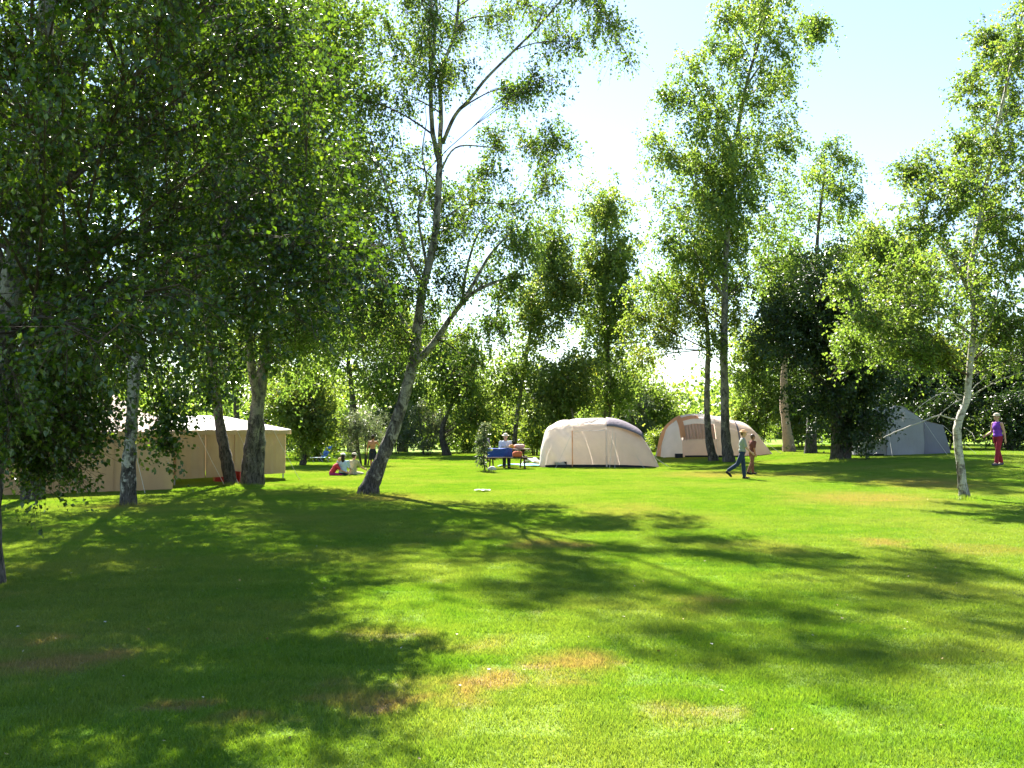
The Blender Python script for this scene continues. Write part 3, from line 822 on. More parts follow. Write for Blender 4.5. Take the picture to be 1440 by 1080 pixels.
back_tree('distant pale tree rising between the hazel and the white-barked birch', (1255, 630), (1250, 310), 66, [(1230, 370, 62, 95, 24), (1290, 390, 70, 105, 24), (1250, 480, 75, 90, 20)], 'leaf_back', r=1.6, leaf=.19, r0=.25)
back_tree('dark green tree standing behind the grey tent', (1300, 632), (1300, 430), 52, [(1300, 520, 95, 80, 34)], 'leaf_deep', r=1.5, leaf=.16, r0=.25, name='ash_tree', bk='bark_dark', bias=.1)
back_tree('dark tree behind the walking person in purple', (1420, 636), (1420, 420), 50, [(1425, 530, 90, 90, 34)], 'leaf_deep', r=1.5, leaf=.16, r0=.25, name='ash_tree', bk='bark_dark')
back_tree('leafy tree behind the peach tent with bright green crown', (1060, 640), (1060, 440), 58, [(1060, 510, 70, 90, 26), (1130, 540, 50, 60, 10)], 'leaf_back', r=1.4, leaf=.16, r0=.22, name='ash_tree', bk='bark_dark')

back_tree('tall leafy tree filling the gap behind the leaning birch', (565, 640), (570, 420), 64, [(560, 470, 70, 80, 22), (590, 560, 60, 60, 12)], 'leaf_back', r=1.7, leaf=.19, r0=.28, name='ash_tree', bk='bark_dark')
back_tree('feathery birch beyond the picnic table shrubs', (690, 638), (700, 520), 66, [(700, 575, 50, 45, 14), (670, 550, 40, 40, 8)], 'leaf_back', r=1.4, leaf=.18, r0=.15)
back_tree('bushy tree behind the tall straight birch', (890, 632), (885, 520), 68, [(885, 550, 60, 65, 20), (935, 575, 45, 40, 10)], 'leaf_back', r=1.5, leaf=.18, r0=.2, name='ash_tree', bk='bark_dark')
# shrubs along the far edge of the lawn
def shrub(label, px, py_base, rx, ry, Y, lm, n=16, r=0.6, leaf=0.09, group=None, name='shrub', slen=0.45, droop=0.2, aspect=0.6, bias=0.0):
    b = at(px, py_base, Y); b[2] = float(gz(b[0], b[1]))
    W, H = rx / FPX * Y, 2 * ry / FPX * Y
    st = []
    for k in range(5):
        a = k * 1.26 + 0.3
        o = np.array([math.cos(a) * W * 0.12, math.sin(a) * W * 0.12, 0])
        st.append(([b + o, b + o * 2.2 + (0, 0, H * 0.35), b + o * 3.5 + (0, 0, H * 0.75)], 0.035, 0.012))
    cl = []
    for q in rand_ball(n, 1 / 2.2):
        rr = r * rng.uniform(0.75, 1.25)
        zz = H * 0.5 + q[2] * H * 0.42
        cl.append([b[0] + q[0] * W * 0.8, b[1] + q[1] * W * 0.7, b[2] + max(zz, rr * 0.5), rr, rr, rr * 0.8])
    return make_tree(name, label, 'shrub', st, cl, leaf=leaf, nsub=8, nsprig=6, nleaf=8, twigs=Y < 45, crown_r=1.25, droop=droop, slen=slen, lm=lm, bk='bark_dark', sides=6, group=group, aspect=aspect, flare=1.1, tint_bias=bias)
shrub('rounded grey-green willow shrub behind the seated children', 512, 656, 42, 42, 41, 'leaf_grey', 26, 0.5, 0.085, slen=.5, aspect=.35, name='willow_shrub')
shrub('pale silvery shrub under the weeping tree', 600, 640, 42, 42, 56, 'leaf_grey', 16, .8, .14, aspect=.4, name='willow_shrub')
G = 'shrubs edging the lawn'
shrub('light green shrub behind the picnic table and the seated woman', 700, 636, 55, 36, 60, 'leaf_pale', 22, .8, .15, G)
shrub('yellowish tall-grass bush beside the pale dome tent', 752, 640, 26, 28, 56, 'leaf_pale', 12, .7, .14, G)
shrub('leafy shrub behind the purple-shirted person by the sapling', 655, 636, 34, 34, 62, 'leaf_back', 16, .9, .16, G)
shrub('green shrub below the tall straight birch', 845, 622, 60, 38, 66, 'leaf_back', 20, 1.0, .17, G)
shrub('grey-green willow shrub in the gap behind the two dome tents', 897, 622, 28, 40, 64, 'leaf_grey', 14, .9, .16, G, aspect=.4, name='willow_shrub')
shrub('sunlit low shrub between the two dome tents', 928, 634, 26, 16, 60, 'leaf_pale', 10, .6, .13, G)
shrub('bright shrub at the foot of the pale tan trunk', 1130, 637, 48, 46, 56, 'leaf_back', 24, .9, .14, G)
shrub('shaded shrub behind the peach tent', 1068, 634, 40, 42, 58, 'leaf_back', 18, .9, .15, G)
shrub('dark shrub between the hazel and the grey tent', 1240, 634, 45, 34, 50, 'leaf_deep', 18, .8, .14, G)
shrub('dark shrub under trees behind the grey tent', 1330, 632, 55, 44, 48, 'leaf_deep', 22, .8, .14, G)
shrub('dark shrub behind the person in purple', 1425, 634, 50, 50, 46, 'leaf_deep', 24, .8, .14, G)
shrub('deep green shrub behind the bare-backed person', 555, 640, 40, 40, 58, 'leaf_dark', 16, .9, .15, G)
shrub('dark shrub by the blue chair', 440, 642, 50, 20, 47, 'leaf_dark', 16, .6, .11, G)
shrub('leafy shrub behind the white-roofed marquee', 390, 640, 45, 40, 50, 'leaf_dark', 16, .9, .14, G)

def far_wood():
    VV, TT = [], []
    for k in range(150):
        x = -95 + 190 * rng.uniform()
        y = rng.uniform(84, 120)
        h = rng.uniform(4.5, 7.5) * (0.85 if 5 < x * 90 / y < 16 else 1.15)
        n = 400
        q = rand_ball(n, 1 / 3) * np.array([3.2, 3.2, h * 0.55])
        VV.append(q + np.array([x, y, h * 0.52]))
        TT.append(np.clip(0.45 + rng.normal() * .15 + rng.normal(size=n) * .18, 0, 1))
    for k in range(170):
        x = rng.uniform(-62, 62); y = rng.uniform(66, 82)
        h, n = rng.uniform(1.4, 3.0), 190
        q = rand_ball(n, 1 / 3) * np.array([1.7, 1.5, h * 0.55])
        VV.append(q + np.array([x, y, h * 0.5]))
        TT.append(np.clip(0.4 + rng.normal() * .18 + rng.normal(size=n) * .18, 0, 1))
    P = np.concatenate(VV)
    P[:, 2] = np.abs(P[:, 2])
    ax = unit(rng.normal(size=P.shape) + np.array([0, 0, -.5]))
    nr = unit(rng.normal(size=P.shape) * .8 + np.array([0, 0, .7]))
    V, F = leaves_mesh(P, ax, nr, rng.uniform(.36, .66, len(P)) * np.where(P[:, 1] < 84, .8, 1.1))
    o = obj('forest', mesh_np('forest', V, F, False, np.concatenate(TT)), M['leaf_back'])
    tag(o, 'distant green woodland closing the view beyond the campsite', 'woodland', kind='stuff')
far_wood()

# ------------------------------------------------------------------ tents
M['cream'] = canvas_mat('canvas_cream', (0.80, 0.70, 0.62), 0.45)
M['beige'] = canvas_mat('canvas_beige', (0.76, 0.62, 0.52), 0.42)
M['sand'] = canvas_mat('canvas_sand', (0.78, 0.60, 0.49), 0.42)
M['peach'] = canvas_mat('canvas_peach', (0.74, 0.40, 0.22), 0.5)
M['white_canvas'] = canvas_mat('canvas_white', (0.84, 0.78, 0.73), 0.5)
M['mauve'] = canvas_mat('canvas_mauve', (0.21, 0.175, 0.21), 0.1)
M['curtain'] = canvas_mat('curtain', (0.52, 0.34, 0.27), 0.25)
M['tan'] = canvas_mat('canvas_tan', (0.52, 0.36, 0.21), 0.15)
M['roof_pink'] = canvas_mat('canvas_roof_pink', (0.70, 0.56, 0.48), 0.15)
M['roof_white'] = canvas_mat('canvas_roof_white', (0.78, 0.76, 0.74), 0.1)
M['grey_canvas'] = canvas_mat('canvas_grey', (0.38, 0.375, 0.39), 0.15)
M['slate_canvas'] = canvas_mat('canvas_slate', (0.19, 0.185, 0.225), 0.1)
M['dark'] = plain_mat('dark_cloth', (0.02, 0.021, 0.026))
M['rope'] = plain_mat('rope', (0.62, 0.58, 0.5), 0.8, 0.1, 30)
M['metal'] = plain_mat('pole_metal', (0.35, 0.35, 0.36), 0.4, 0.1)
def surf(fn, u0, u1, v0, v1, nu, nv):
    u = np.linspace(u0, u1, nu); v = np.linspace(v0, v1, nv)
    U, W = np.meshgrid(u, v, indexing='ij')
    V = fn(U.ravel(), W.ravel())
    i = np.arange(nu - 1)[:, None] * nv + np.arange(nv - 1)[None, :]
    F = np.stack([i, i + nv, i + nv + 1, i + 1], -1).reshape(-1, 4)
    return V, F
def sheet(name, fn, rng4, mat, parent, nu=24, nv=16, thick=0.0):
    V, F = surf(fn, *rng4, nu, nv)
    o = obj(name, mesh_np(name, V, F), mat, parent)
    if thick:
        md = o.modifiers.new('thickness', 'SOLIDIFY'); md.thickness = thick; md.offset = -1
    return o
def patch(name, c, mat, parent, nu=20, nv=12, wr=None, thick=0.0):
    """cloth panel stretched between four corners, with its own folds"""
    a, b, cc, d = [np.array(q, float) for q in c]
    n = unit(np.cross(b - a, d - a))
    def fn(u, v):
        P = (a * ((1 - u) * (1 - v))[:, None] + b * (u * (1 - v))[:, None] + cc * (u * v)[:, None] + d * ((1 - u) * v)[:, None])
        if wr is not None: P = P + n * wr(u, v)[:, None]
        return P
    return sheet(name, fn, (0, 1, 0, 1), mat, parent, nu, nv, thick)
def rope(root, a, b, r=0.007, peg=True):
    o = MB().tube([a, (np.array(a) + np.array(b)) / 2 - (0, 0, .02), b], [r] * 3, 5).build('guy_rope', M['rope'], root)
    if peg:
        d = unit(np.array(b, float) - np.array(a, float)) * 0.08
        MB().tube([np.array(b) + (0, 0, .05), np.array(b) - (0, 0, .05)], [0.008, 0.006], 5).build('peg', M['metal'], o)
class Tunnel:
    """tunnel tent: arches of the given height and half width along its length"""
    def __init__(self, prof, e=2.1, folds=None):
        self.p = np.array(prof, float); self.e = e; self.folds = folds
    def __call__(self, s, th, off=0.0):
        h = np.interp(s, self.p[:, 0], self.p[:, 1]) + off
        w = np.interp(s, self.p[:, 0], self.p[:, 2]) + off
        c, sn = np.cos(th), np.sin(th)
        y = -w * np.sign(c) * np.abs(c) ** (2 / self.e)
        z = h * np.abs(sn) ** (2 / self.e) * 1.0
        P = np.stack([s, y, z], -1)
        if self.folds is not None:
            f = self.folds(s, th)
            P[:, 1] -= f * np.sign(c) * np.abs(c) ** .5
            P[:, 2] += f * sn * .6
        return P
    def smooth(self, n=90):
        s = np.linspace(self.p[0, 0], self.p[-1, 0], n)
        k = np.ones(7) / 7
        out = [s]
        for j in (1, 2):
            v = np.interp(s, self.p[:, 0], self.p[:, j])
            vp = np.pad(v, 3, mode='edge')
            vv = np.convolve(vp, k, 'valid'); vv[0] = v[0]; vv[-1] = v[-1]
            out.append(vv)
        self.p = np.stack(out, 1)
        return self
PI = math.pi
# pale dome tent
g = ground_at(760, 658)
t1 = empty('dome_tent', (g[0], g[1] + 1.3, g[2]), R(-3))
tag(t1, 'pale cream dome tent with a mauve-edged hood beside the picnic table', 'tent', 'dome tents on the lawn')
T1 = Tunnel([(0, .03, .95), (.02, .6, 1.0), (.06, 1.05, 1.06), (.2, 1.46, 1.15), (.5, 1.72, 1.25), (.85, 1.84, 1.3), (1.6, 1.93, 1.35), (2.5, 1.95, 1.35), (3.0, 1.86, 1.3),
             (3.4, 1.70, 1.25), (4.0, 1.34, 1.1), (4.3, .92, .95), (4.58, .4, .8), (4.72, .03, .7)],
            folds=lambda s, t: .045 * np.sin(9 * s + 8 * t) * np.exp(-((s - .7) / .7) ** 2) + .022 * np.sin(17 * t + 3 * s) * np.exp(-((s - 1.2) / .5) ** 2) + .006 * np.sin(5 * s) * np.cos(6 * t)).smooth()
for nm, r4, mt in (('end_panel', (0, 1.30, .02, .34 * PI), 'cream'), ('door_panel', (1.305, 2.62, .02, .34 * PI), 'beige'), ('vestibule_panel', (2.625, 4.72, .02, .36 * PI), 'beige'),
                   ('roof_panel', (0, 1.595, .345 * PI, .66 * PI), 'white_canvas'), ('roof_panel', (1.605, 2.62, .345 * PI, .66 * PI), 'white_canvas'), ('roof_panel', (2.63, 4.72, .365 * PI, .66 * PI), 'cream'),
                   ('back_panel', (0, 4.72, .665 * PI, PI - .02), 'beige')):
    sheet(nm, T1, r4, M[mt], t1, 30, 16)
sheet('arch_trim', lambda s, t: T1(s + 1.02 * np.clip((t - .33 * PI) / (.17 * PI), 0, 1) ** .7, t, .02), (1.56, 1.66, .33 * PI, .5 * PI), M['mauve'], t1, 3, 24)
sheet('arch_trim', lambda s, t: T1(s, t, .014), (2.60, 2.66, .02, .42 * PI), M['cream'], t1, 3, 24)
sheet('arch_trim', lambda s, t: T1(s, t, .014), (1.285, 1.325, .02, .27 * PI), M['peach'], t1, 3, 24)
sheet('seam_strip', lambda s, t: T1(s, t, .016), (.62, 1.56, .35 * PI, .362 * PI), M['mauve'], t1, 14, 3)
sheet('seam_strip', lambda s, t: T1(s, t, .014), (1.34, 2.58, .255 * PI, .262 * PI), M['white_canvas'], t1, 14, 3)
def hood1(s, t):
    k = (s - 2.66) / (4.12 - 2.66)
    P = T1(s, t, .03)
    P[:, 2] += .13 * k + .03
    P[:, 1] -= .10 * k
    return P
ho = sheet('hood', hood1, (2.66, 4.12, .30 * PI, .72 * PI), M['mauve'], t1, 16, 16, .01)
sheet('hood_lining', lambda s, t: hood1(s, t) + np.array([-.02, .0, -.03]), (2.8, 4.05, .31 * PI, .45 * PI), M['peach'], ho, 12, 8)
MB().box((.86, -1.12, .12), (.46, .3, .24)).build('dark_box', M['dark'], t1)  # solid dark box against the tent foot, no opening cut
sheet('mud_skirt', lambda s, t: T1(s, t, .012), (.25, 4.6, .012, .06), M['dark'], t1, 30, 3)
for a, b in (((2.9, -.95, 1.55), (2.72, -1.75, 0)), ((3.0, -.95, 1.4), (2.92, -1.78, 0)), ((3.75, -1.02, .55), (4.05, -1.75, 0)), ((1.25, -1.12, 1.25), (.65, -1.7, 0)), ((4.6, -.4, .35), (5.15, -.5, 0)), ((4.5, .4, .5), (5.2, .7, 0))):
    rope(t1, a, b)
# peach dome tent
g = ground_at(933, 647)
t2 = empty('dome_tent', (g[0], g[1] + 1.4, float(gz(g[0] + 2.6, g[1] + 1))), R(4))
tag(t2, 'peach-trimmed dome tent with a curtained window behind two birch trunks', 'tent', 'dome tents on the lawn')
k2 = (1095 - 932) / FPX * (g[1] + .6) / 5.45
T2 = Tunnel([(a * k2, h, w) for a, h, w in [(0, .03, 1.0), (.03, .8, 1.1), (.1, 1.1, 1.15), (.3, 1.52, 1.3), (.85, 1.95, 1.45), (1.45, 2.10, 1.5), (2.3, 2.08, 1.5), (3.0, 1.92, 1.5), (3.5, 1.80, 1.45), (4.0, 1.72, 1.4),
             (4.45, 1.42, 1.25), (5.0, .72, 1.0), (5.45, .03, .8)]], folds=lambda s, t: .012 * np.sin(6 * s + 5 * t) + .008 * np.sin(13 * t - 4 * s)).smooth()
K = k2
for nm, r4, mt in (('end_panel', (0, .80 * K, .02, .40 * PI), 'white_canvas'), ('lower_wall', (.805 * K, 2.45 * K, .02, .135 * PI), 'sand'), ('awning_panel', (.805 * K, 2.45 * K, .275 * PI, .36 * PI), 'white_canvas'),  # end panel: sunlight on that side put into whiter canvas
                   ('side_wall', (2.455 * K, 3.55 * K, .02, .36 * PI), 'beige'), ('bedroom_wall', (3.555 * K, 5.45 * K, .02, .36 * PI), 'sand'),
                   ('roof_panel', (.805 * K, 3.55 * K, .365 * PI, .66 * PI), 'white_canvas'), ('roof_panel', (3.555 * K, 5.45 * K, .365 * PI, .66 * PI), 'white_canvas'), ('roof_panel', (0, .80 * K, .405 * PI, .66 * PI), 'peach'),
                   ('back_panel', (0, 5.45 * K, .665 * PI, PI - .02), 'sand')):
    sheet(nm, T2, r4, M[mt], t2, 30, 16)
win = sheet('window_curtain', lambda s, t: T2(s, t, -.03 + .0) + np.stack([0 * s, .025 * np.sin(s * 42) + .01 * np.sin(s * 17), 0 * s], -1), (.86 * K, 2.4 * K, .13 * PI, .28 * PI), M['curtain'], t2, 120, 6)
sheet('arch_trim', lambda s, t: T2(s, t, .02), (.74 * K, .98 * K, .16 * PI, .62 * PI), M['peach'], t2, 5, 30)
sheet('arch_trim', lambda s, t: T2(s, t, .02), (.98 * K, 1.75 * K, .335 * PI, .40 * PI), M['peach'], t2, 10, 6)
sheet('arch_trim', lambda s, t: T2(s, t, .02), (3.50 * K, 3.58 * K, .05 * PI, .62 * PI), M['mauve'], t2, 3, 30)
sheet('arch_trim', lambda s, t: T2(s, t, .016), (2.40 * K, 2.46 * K, .02, .36 * PI), M['cream'], t2, 3, 24)
MB().box((.62 * K, -1.42, .10), (.34, .2, .2)).build('dark_box', M['dark'], t2)  # solid dark box at the wall foot, nothing cut out
sheet('mud_skirt', lambda s, t: T2(s, t, .014), (.9 * K, 5.3 * K, .012, .05), M['dark'], t2, 30, 3)
for a, b in (((4.9 * K, -.5, .8), (5.95 * K, -.9, 0)), ((4.4 * K, -.2, 1.4), (6.0 * K, -.2, 0)), ((4.9 * K, .5, .8), (5.9 * K, 1.2, 0)), ((.1, -.9, .9), (-.5, -1.3, 0))):
    rope(t2, a, b)
# grey cabin tent
g = ground_at(1247, 641)
t3 = empty('cabin_tent', (g[0], g[1], g[2]), R(-2))
tag(t3, 'grey-blue cabin tent with darker annex under dark trees', 'tent')
pm = FPX / g[1]
q = lambda px, py: np.array([(px - 1247) / pm, 0, max(0.02, (641 - py) / pm)])
dp = np.array([0, 2.6, 0])
wv = lambda k, a: (lambda u, v: a * np.sin(k * u + 2 * v) * np.sin(PI * np.clip(v, 0, 1)) + a * .5 * np.sin(9 * v + 5 * u))
patch('front_panel', (q(1247, 641), q(1299, 641), q(1299, 592), q(1247, 586)), M['grey_canvas'], t3, wr=wv(7, .02))
patch('gable_panel', (q(1247.2, 585.6), q(1298.8, 591.6), q(1270, 572), q(1263, 571)), M['grey_canvas'], t3, wr=wv(3, .01))
patch('wing_panel', (q(1214, 641) + (0, .5, 0), q(1246.6, 641), q(1246.6, 586), q(1222, 596) + (0, .5, 0)), M['grey_canvas'], t3, wr=wv(5, .02))
patch('annex_panel', (q(1299.4, 641), q(1342, 641) + (0, .4, 0), q(1332, 598) + (0, .5, 0), q(1299.4, 592)), M['slate_canvas'], t3, wr=wv(6, .025))
patch('roof_panel', (q(1299, 591) + (0, .01, 0), q(1299, 591) + dp, q(1270, 571) + dp, q(1270, 571)), M['grey_canvas'], t3, wr=wv(4, .02))
patch('roof_panel', (q(1247, 585) + dp, q(1247, 585) + (0, .01, 0), q(1263, 570.6), q(1263, 570.6) + dp), M['grey_canvas'], t3, wr=wv(4, .02))
patch('roof_panel', (q(1222, 595) + (0, .5, 0), q(1246.8, 585.5), q(1246.8, 585.5) + dp, q(1222, 595) + dp), M['grey_canvas'], t3, wr=wv(4, .02))
patch('annex_roof', (q(1299.5, 591.6), q(1332, 597.6) + (0, .5, 0), q(1332, 597.6) + dp, q(1299.5, 591.6) + dp), M['slate_canvas'], t3, wr=wv(4, .02))
patch('side_panel', (q(1342, 641) + (0, .4, 0), q(1342, 641) + dp, q(1332, 598) + dp, q(1332, 598) + (0, .5, 0)), M['slate_canvas'], t3)
patch('side_panel', (q(1214, 641) + dp, q(1214, 641) + (0, .5, 0), q(1222, 596) + (0, .5, 0), q(1222, 596) + dp), M['grey_canvas'], t3)
patch('back_panel', (q(1342, 641) + dp, q(1214, 641) + dp, q(1222, 596) + dp, q(1332, 596) + dp), M['grey_canvas'], t3)
for px, py in ((1246.8, 586), (1299.2, 592)):
    MB().tube([q(px, 641) + (0, -.012, 0), q(px, py) + (0, -.012, 0)], [.012, .012], 6).build('seam_tape', M['slate_canvas'], t3)
patch('tan_patch', (q(1230, 618) + (0, -.05, 0), q(1240, 618) + (0, -.05, 0), q(1241, 590) + (0, .05, 0), q(1229, 594) + (0, .05, 0)), M['tan'], t3, wr=wv(9, .02))  # small tan cloth patch in front of the wing panel
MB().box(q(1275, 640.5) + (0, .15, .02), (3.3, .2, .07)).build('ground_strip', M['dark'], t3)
for a, b in ((q(1247, 586), q(1236, 641) + (0, -1.6, 0)), (q(1299, 592), q(1312, 641) + (0, -1.5, 0)), (q(1332, 598) + (0, .5, 0), q(1368, 641) + (0, -.4, 0))):
    rope(t3, a, b)

# canvas marquees
def marquee(label, A, B, extra, depth, roof_mat, rise, hem, n, wall_h=1.5, ridge_in=0.5):
    A, B = np.array(A), np.array(B)
    d = unit(B - A)
    A = A - d * extra
    L = np.linalg.norm(B - A)
    root = empty('canvas_marquee', tuple(A), math.atan2(d[1], d[0]))
    tag(root, label, 'tent', 'canvas marquees')
    zt = wall_h
    for i in range(n):
        x0, x1 = L * i / n + (.004 if i else 0), L * (i + 1) / n
        ph = rng.uniform(0, 6)
        patch('wall_panel', ((x0, 0, hem), (x1, 0, hem), (x1, 0, zt), (x0, 0, zt)), M['tan'], root, 26, 14,
              wr=lambda u, v, ph=ph: .035 * np.sin(PI * u) * (1 - v) + .012 * np.sin(16 * u + ph + 2 * v) * (1 - .6 * v) + .008 * np.sin(31 * u + ph))
    for i in range(n):
        x0, x1 = L * i / n, L * (i + 1) / n
        MB().tube([(x0, -.03, hem), (x0, -.03, zt)], [.012, .012], 6).build('wall_seam', M['tan'], root)
    patch('side_panel', ((L, .02, hem), (L, depth, hem), (L, depth, zt), (L, .02, zt)), M['tan'], root, wr=wv(9, .02))
    patch('side_panel', ((0, depth, hem), (0, .02, hem), (0, .02, zt), (0, depth, zt)), M['tan'], root, wr=wv(9, .02))
    patch('back_panel', ((L, depth, hem), (0, depth, hem), (0, depth, zt), (L, depth, zt)), M['tan'], root)
    o = .12
    sag = lambda u, v: -.07 * np.sin(PI * u) * np.sin(PI * v) + .012 * np.sin(14 * u) * (1 - v)
    rx = depth * .5 * ridge_in
    m = max(2, n // 2)
    for i in range(m):
        f0, f1 = i / m, (i + 1) / m
        e = lambda f: np.array([-o + (L + 2 * o) * f, -o, zt - .02])
        rd = lambda f: np.array([rx + (L - 2 * rx) * f, depth / 2, zt + rise])
        patch('roof_panel', (e(f0) + ((.004, 0, 0) if i else (0, 0, 0)), e(f1), rd(f1), rd(f0)), roof_mat, root, 24, 14, wr=sag)
        e2 = lambda f: np.array([-o + (L + 2 * o) * f, depth + o, zt - .02])
        patch('roof_panel', (e2(f1), e2(f0), rd(f0), rd(f1)), roof_mat, root, 24, 14, wr=sag)
    patch('roof_panel', ((L + o, -o, zt - .02), (L + o, depth + o, zt - .02), (L - rx, depth / 2 + .01, zt + rise), (L - rx, depth / 2 - .01, zt + rise)), roof_mat, root, wr=sag)
    patch('roof_panel', ((-o, depth + o, zt - .02), (-o, -o, zt - .02), (rx, depth / 2 - .01, zt + rise), (rx, depth / 2 + .01, zt + rise)), roof_mat, root, wr=sag)
    patch('valance', ((-o, -o - .01, zt - .15), (L + o, -o - .01, zt - .15), (L + o, -o, zt - .02), (-o, -o, zt - .02)), M['tan'], root, 60, 4, wr=lambda u, v: .01 * np.sin(60 * u) * (1 - v))
    for x in (0.03, L - .03):
        for y in (.06, depth - .06):
            MB().tube([(x, y, 0), (x, y, zt - .03)], [.022, .022], 8).build('corner_pole', M['metal'], root)
    for x in (L * .15, L * .5, L * .85):
        rope(root, (x, -o, zt - .05), (x + .1, -1.1, 0))
    return root
marquee('long tan canvas marquee with a pinkish roof behind the birch trunks', ground_at(20, 697), ground_at(243, 689), 3.5, 4.0, M['roof_pink'], .95, .02, 5)
mB = marquee('tan canvas marquee with a bright white roof behind the thick double-stemmed birch', ground_at(246, 683), ground_at(401, 673), 0.0, 3.6, M['roof_white'], .42, .17, 4, 1.52)

# ------------------------------------------------------------------ furniture and small things
M['table_wood'] = plain_mat('table_wood', (0.075, 0.045, 0.030), 0.8, 0.4, 12)
M['blue_cloth'] = plain_mat('blue_cloth', (0.035, 0.085, 0.33), 0.9, 0.3, 6, tr=.15)
M['teal_cloth'] = plain_mat('teal_cloth', (0.25, 0.55, 0.60), 0.9, 0.3, 6)
M['white_cloth'] = plain_mat('white_cloth', (0.75, 0.75, 0.72), 0.9, 0.1, 6)
M['orange_cloth'] = plain_mat('orange_cloth', (0.55, 0.13, 0.06), 0.9, 0.3, 6)
M['red_plastic'] = plain_mat('red_plastic', (0.45, 0.03, 0.03), 0.4, 0.2, 6)
M['pink_cloth'] = plain_mat('pink_cloth', (0.70, 0.38, 0.33), 0.9, 0.2, 6)
M['black_cloth'] = plain_mat('black_cloth', (0.012, 0.012, 0.016), 0.9, 0.2, 6)
gt = ground_at(713, 659)
tb = empty('picnic_table', tuple(gt), R(8))
tag(tb, 'dark wooden picnic table with benches beside the pale dome tent', 'table')
TL = 1.75
for i in range(5): MB().box((0, -.30 + i * .15, .74), (TL, .135, .035)).build('tabletop_plank', M['table_wood'], tb)
for s in (-1, 1):
    for i in range(2): MB().box((0, s * (.62 + i * .14), .44), (TL, .125, .035)).build('seat_plank', M['table_wood'], tb)
for x in (-.6, .6):
    for s in (-1, 1): MB().bar((x, s * .62, 0), (x, s * .18, .72), .045, .09).build('leg', M['table_wood'], tb)
    MB().box((x + .047, 0, .40), (.04, 1.56, .09)).build('seat_bearer', M['table_wood'], tb)
    MB().box((x + .047, 0, .69), (.04, .68, .07)).build('top_bearer', M['table_wood'], tb)
cl = sheet('blue_cloth', lambda u, v: np.stack([-.80 + u * .95, np.where(v < .5, .30 - v * 1.34, -.385 - .02 * np.sin(12 * u)), np.where(v < .5, .768 + .006 * np.sin(9 * u), .768 - (v - .5) * .66 - .03 * np.sin(6 * u))], -1), (0, 1, 0, 1), M['blue_cloth'], None, 30, 24, .006)
cl.location = tb.location; cl.rotation_euler = tb.rotation_euler
tag(cl, 'blue cloth hanging over the edge of the picnic table', 'tablecloth')
def soft_bag(name, label, loc, size, mat, cat='bag', strap=True, rz=0.3):
    r = empty(name, loc, rz)
    tag(r, label, cat)
    m = MB().ball((0, 0, size[2] * .5), (size[0] / 2, size[1] / 2, size[2] / 2), 16, 10)
    V = m.v[0]
    V[:] = np.sign(V - (0, 0, size[2] * .5)) * np.abs((V - (0, 0, size[2] * .5)) / (np.array(size) / 2)) ** .7 * np.array(size) / 2 + (0, 0, size[2] * .5)
    V += rng.normal(size=V.shape) * size[2] * .02
    m.build('body', mat, r, True)
    if strap:
        a = np.linspace(0, PI, 9)
        MB().tube([(math.cos(q) * size[0] * .28, 0, size[2] * .9 + math.sin(q) * size[2] * .35) for q in a], [.012] * 9, 5).build('handle', M['dark'], r)
    return r
ca, sa = math.cos(R(8)), math.sin(R(8))
tl = lambda x, y, z: (gt[0] + x * ca - y * sa, gt[1] + x * sa + y * ca, gt[2] + z)
soft_bag('bag', 'orange-red bag on the picnic bench', tl(.30, -.69, .458), (.38, .22, .22), M['orange_cloth'])
soft_bag('bag', 'pale pink bag on top of the picnic table', tl(.48, .05, .758), (.44, .3, .17), M['pink_cloth'])
soft_bag('bag', 'small amber bag beside the pink one on the picnic table', tl(.16, -.1, .758), (.18, .16, .16), plain_mat('amber', (.7, .32, .05)))
def rag(name, label, c, sx, sy, mat, h=.05, cat='ground sheet'):
    def fn(u, v):
        x, y = (u - .5) * sx, (v - .5) * sy
        z = .05 + h * (.5 + .5 * np.sin(7 * u + 3 * np.sin(5 * v)) * np.cos(6 * v + 2 * u)) * np.sin(PI * u) ** .3
        return np.stack([x + .05 * np.sin(9 * v), y + .06 * np.sin(8 * u), z], -1)
    o = sheet(name, fn, (0, 1, 0, 1), mat, None, 40, 24, .006)
    o.location = tuple(c)
    tag(o, label, cat)
c = ground_at(735, 657)
rag('ground_sheet', 'rumpled pale teal ground sheet spread before the picnic table', c, 1.9, .8, M['teal_cloth'], .10)
c = ground_at(748, 654)
rag('white_cloth', 'crumpled white cloth beside the pale dome tent', c, .8, .5, M['white_cloth'], .28, 'cloth')
c = ground_at(678, 692)
rag('paper_sheet', 'small pale paper lying on the open lawn', c, .32, .26, M['white_cloth'], .02, 'paper')
c = ground_at(692, 662)
pb = empty('stone', tuple(c)); tag(pb, 'pale stone at the foot of the sapling', 'stone')
mbl = MB().ball((0, 0, .06), (.17, .1, .1), 12, 8); mbl.v[0] += rng.normal(size=mbl.v[0].shape) * .008
mbl.build('block', plain_mat('stone', (.5, .48, .44)), pb, True)
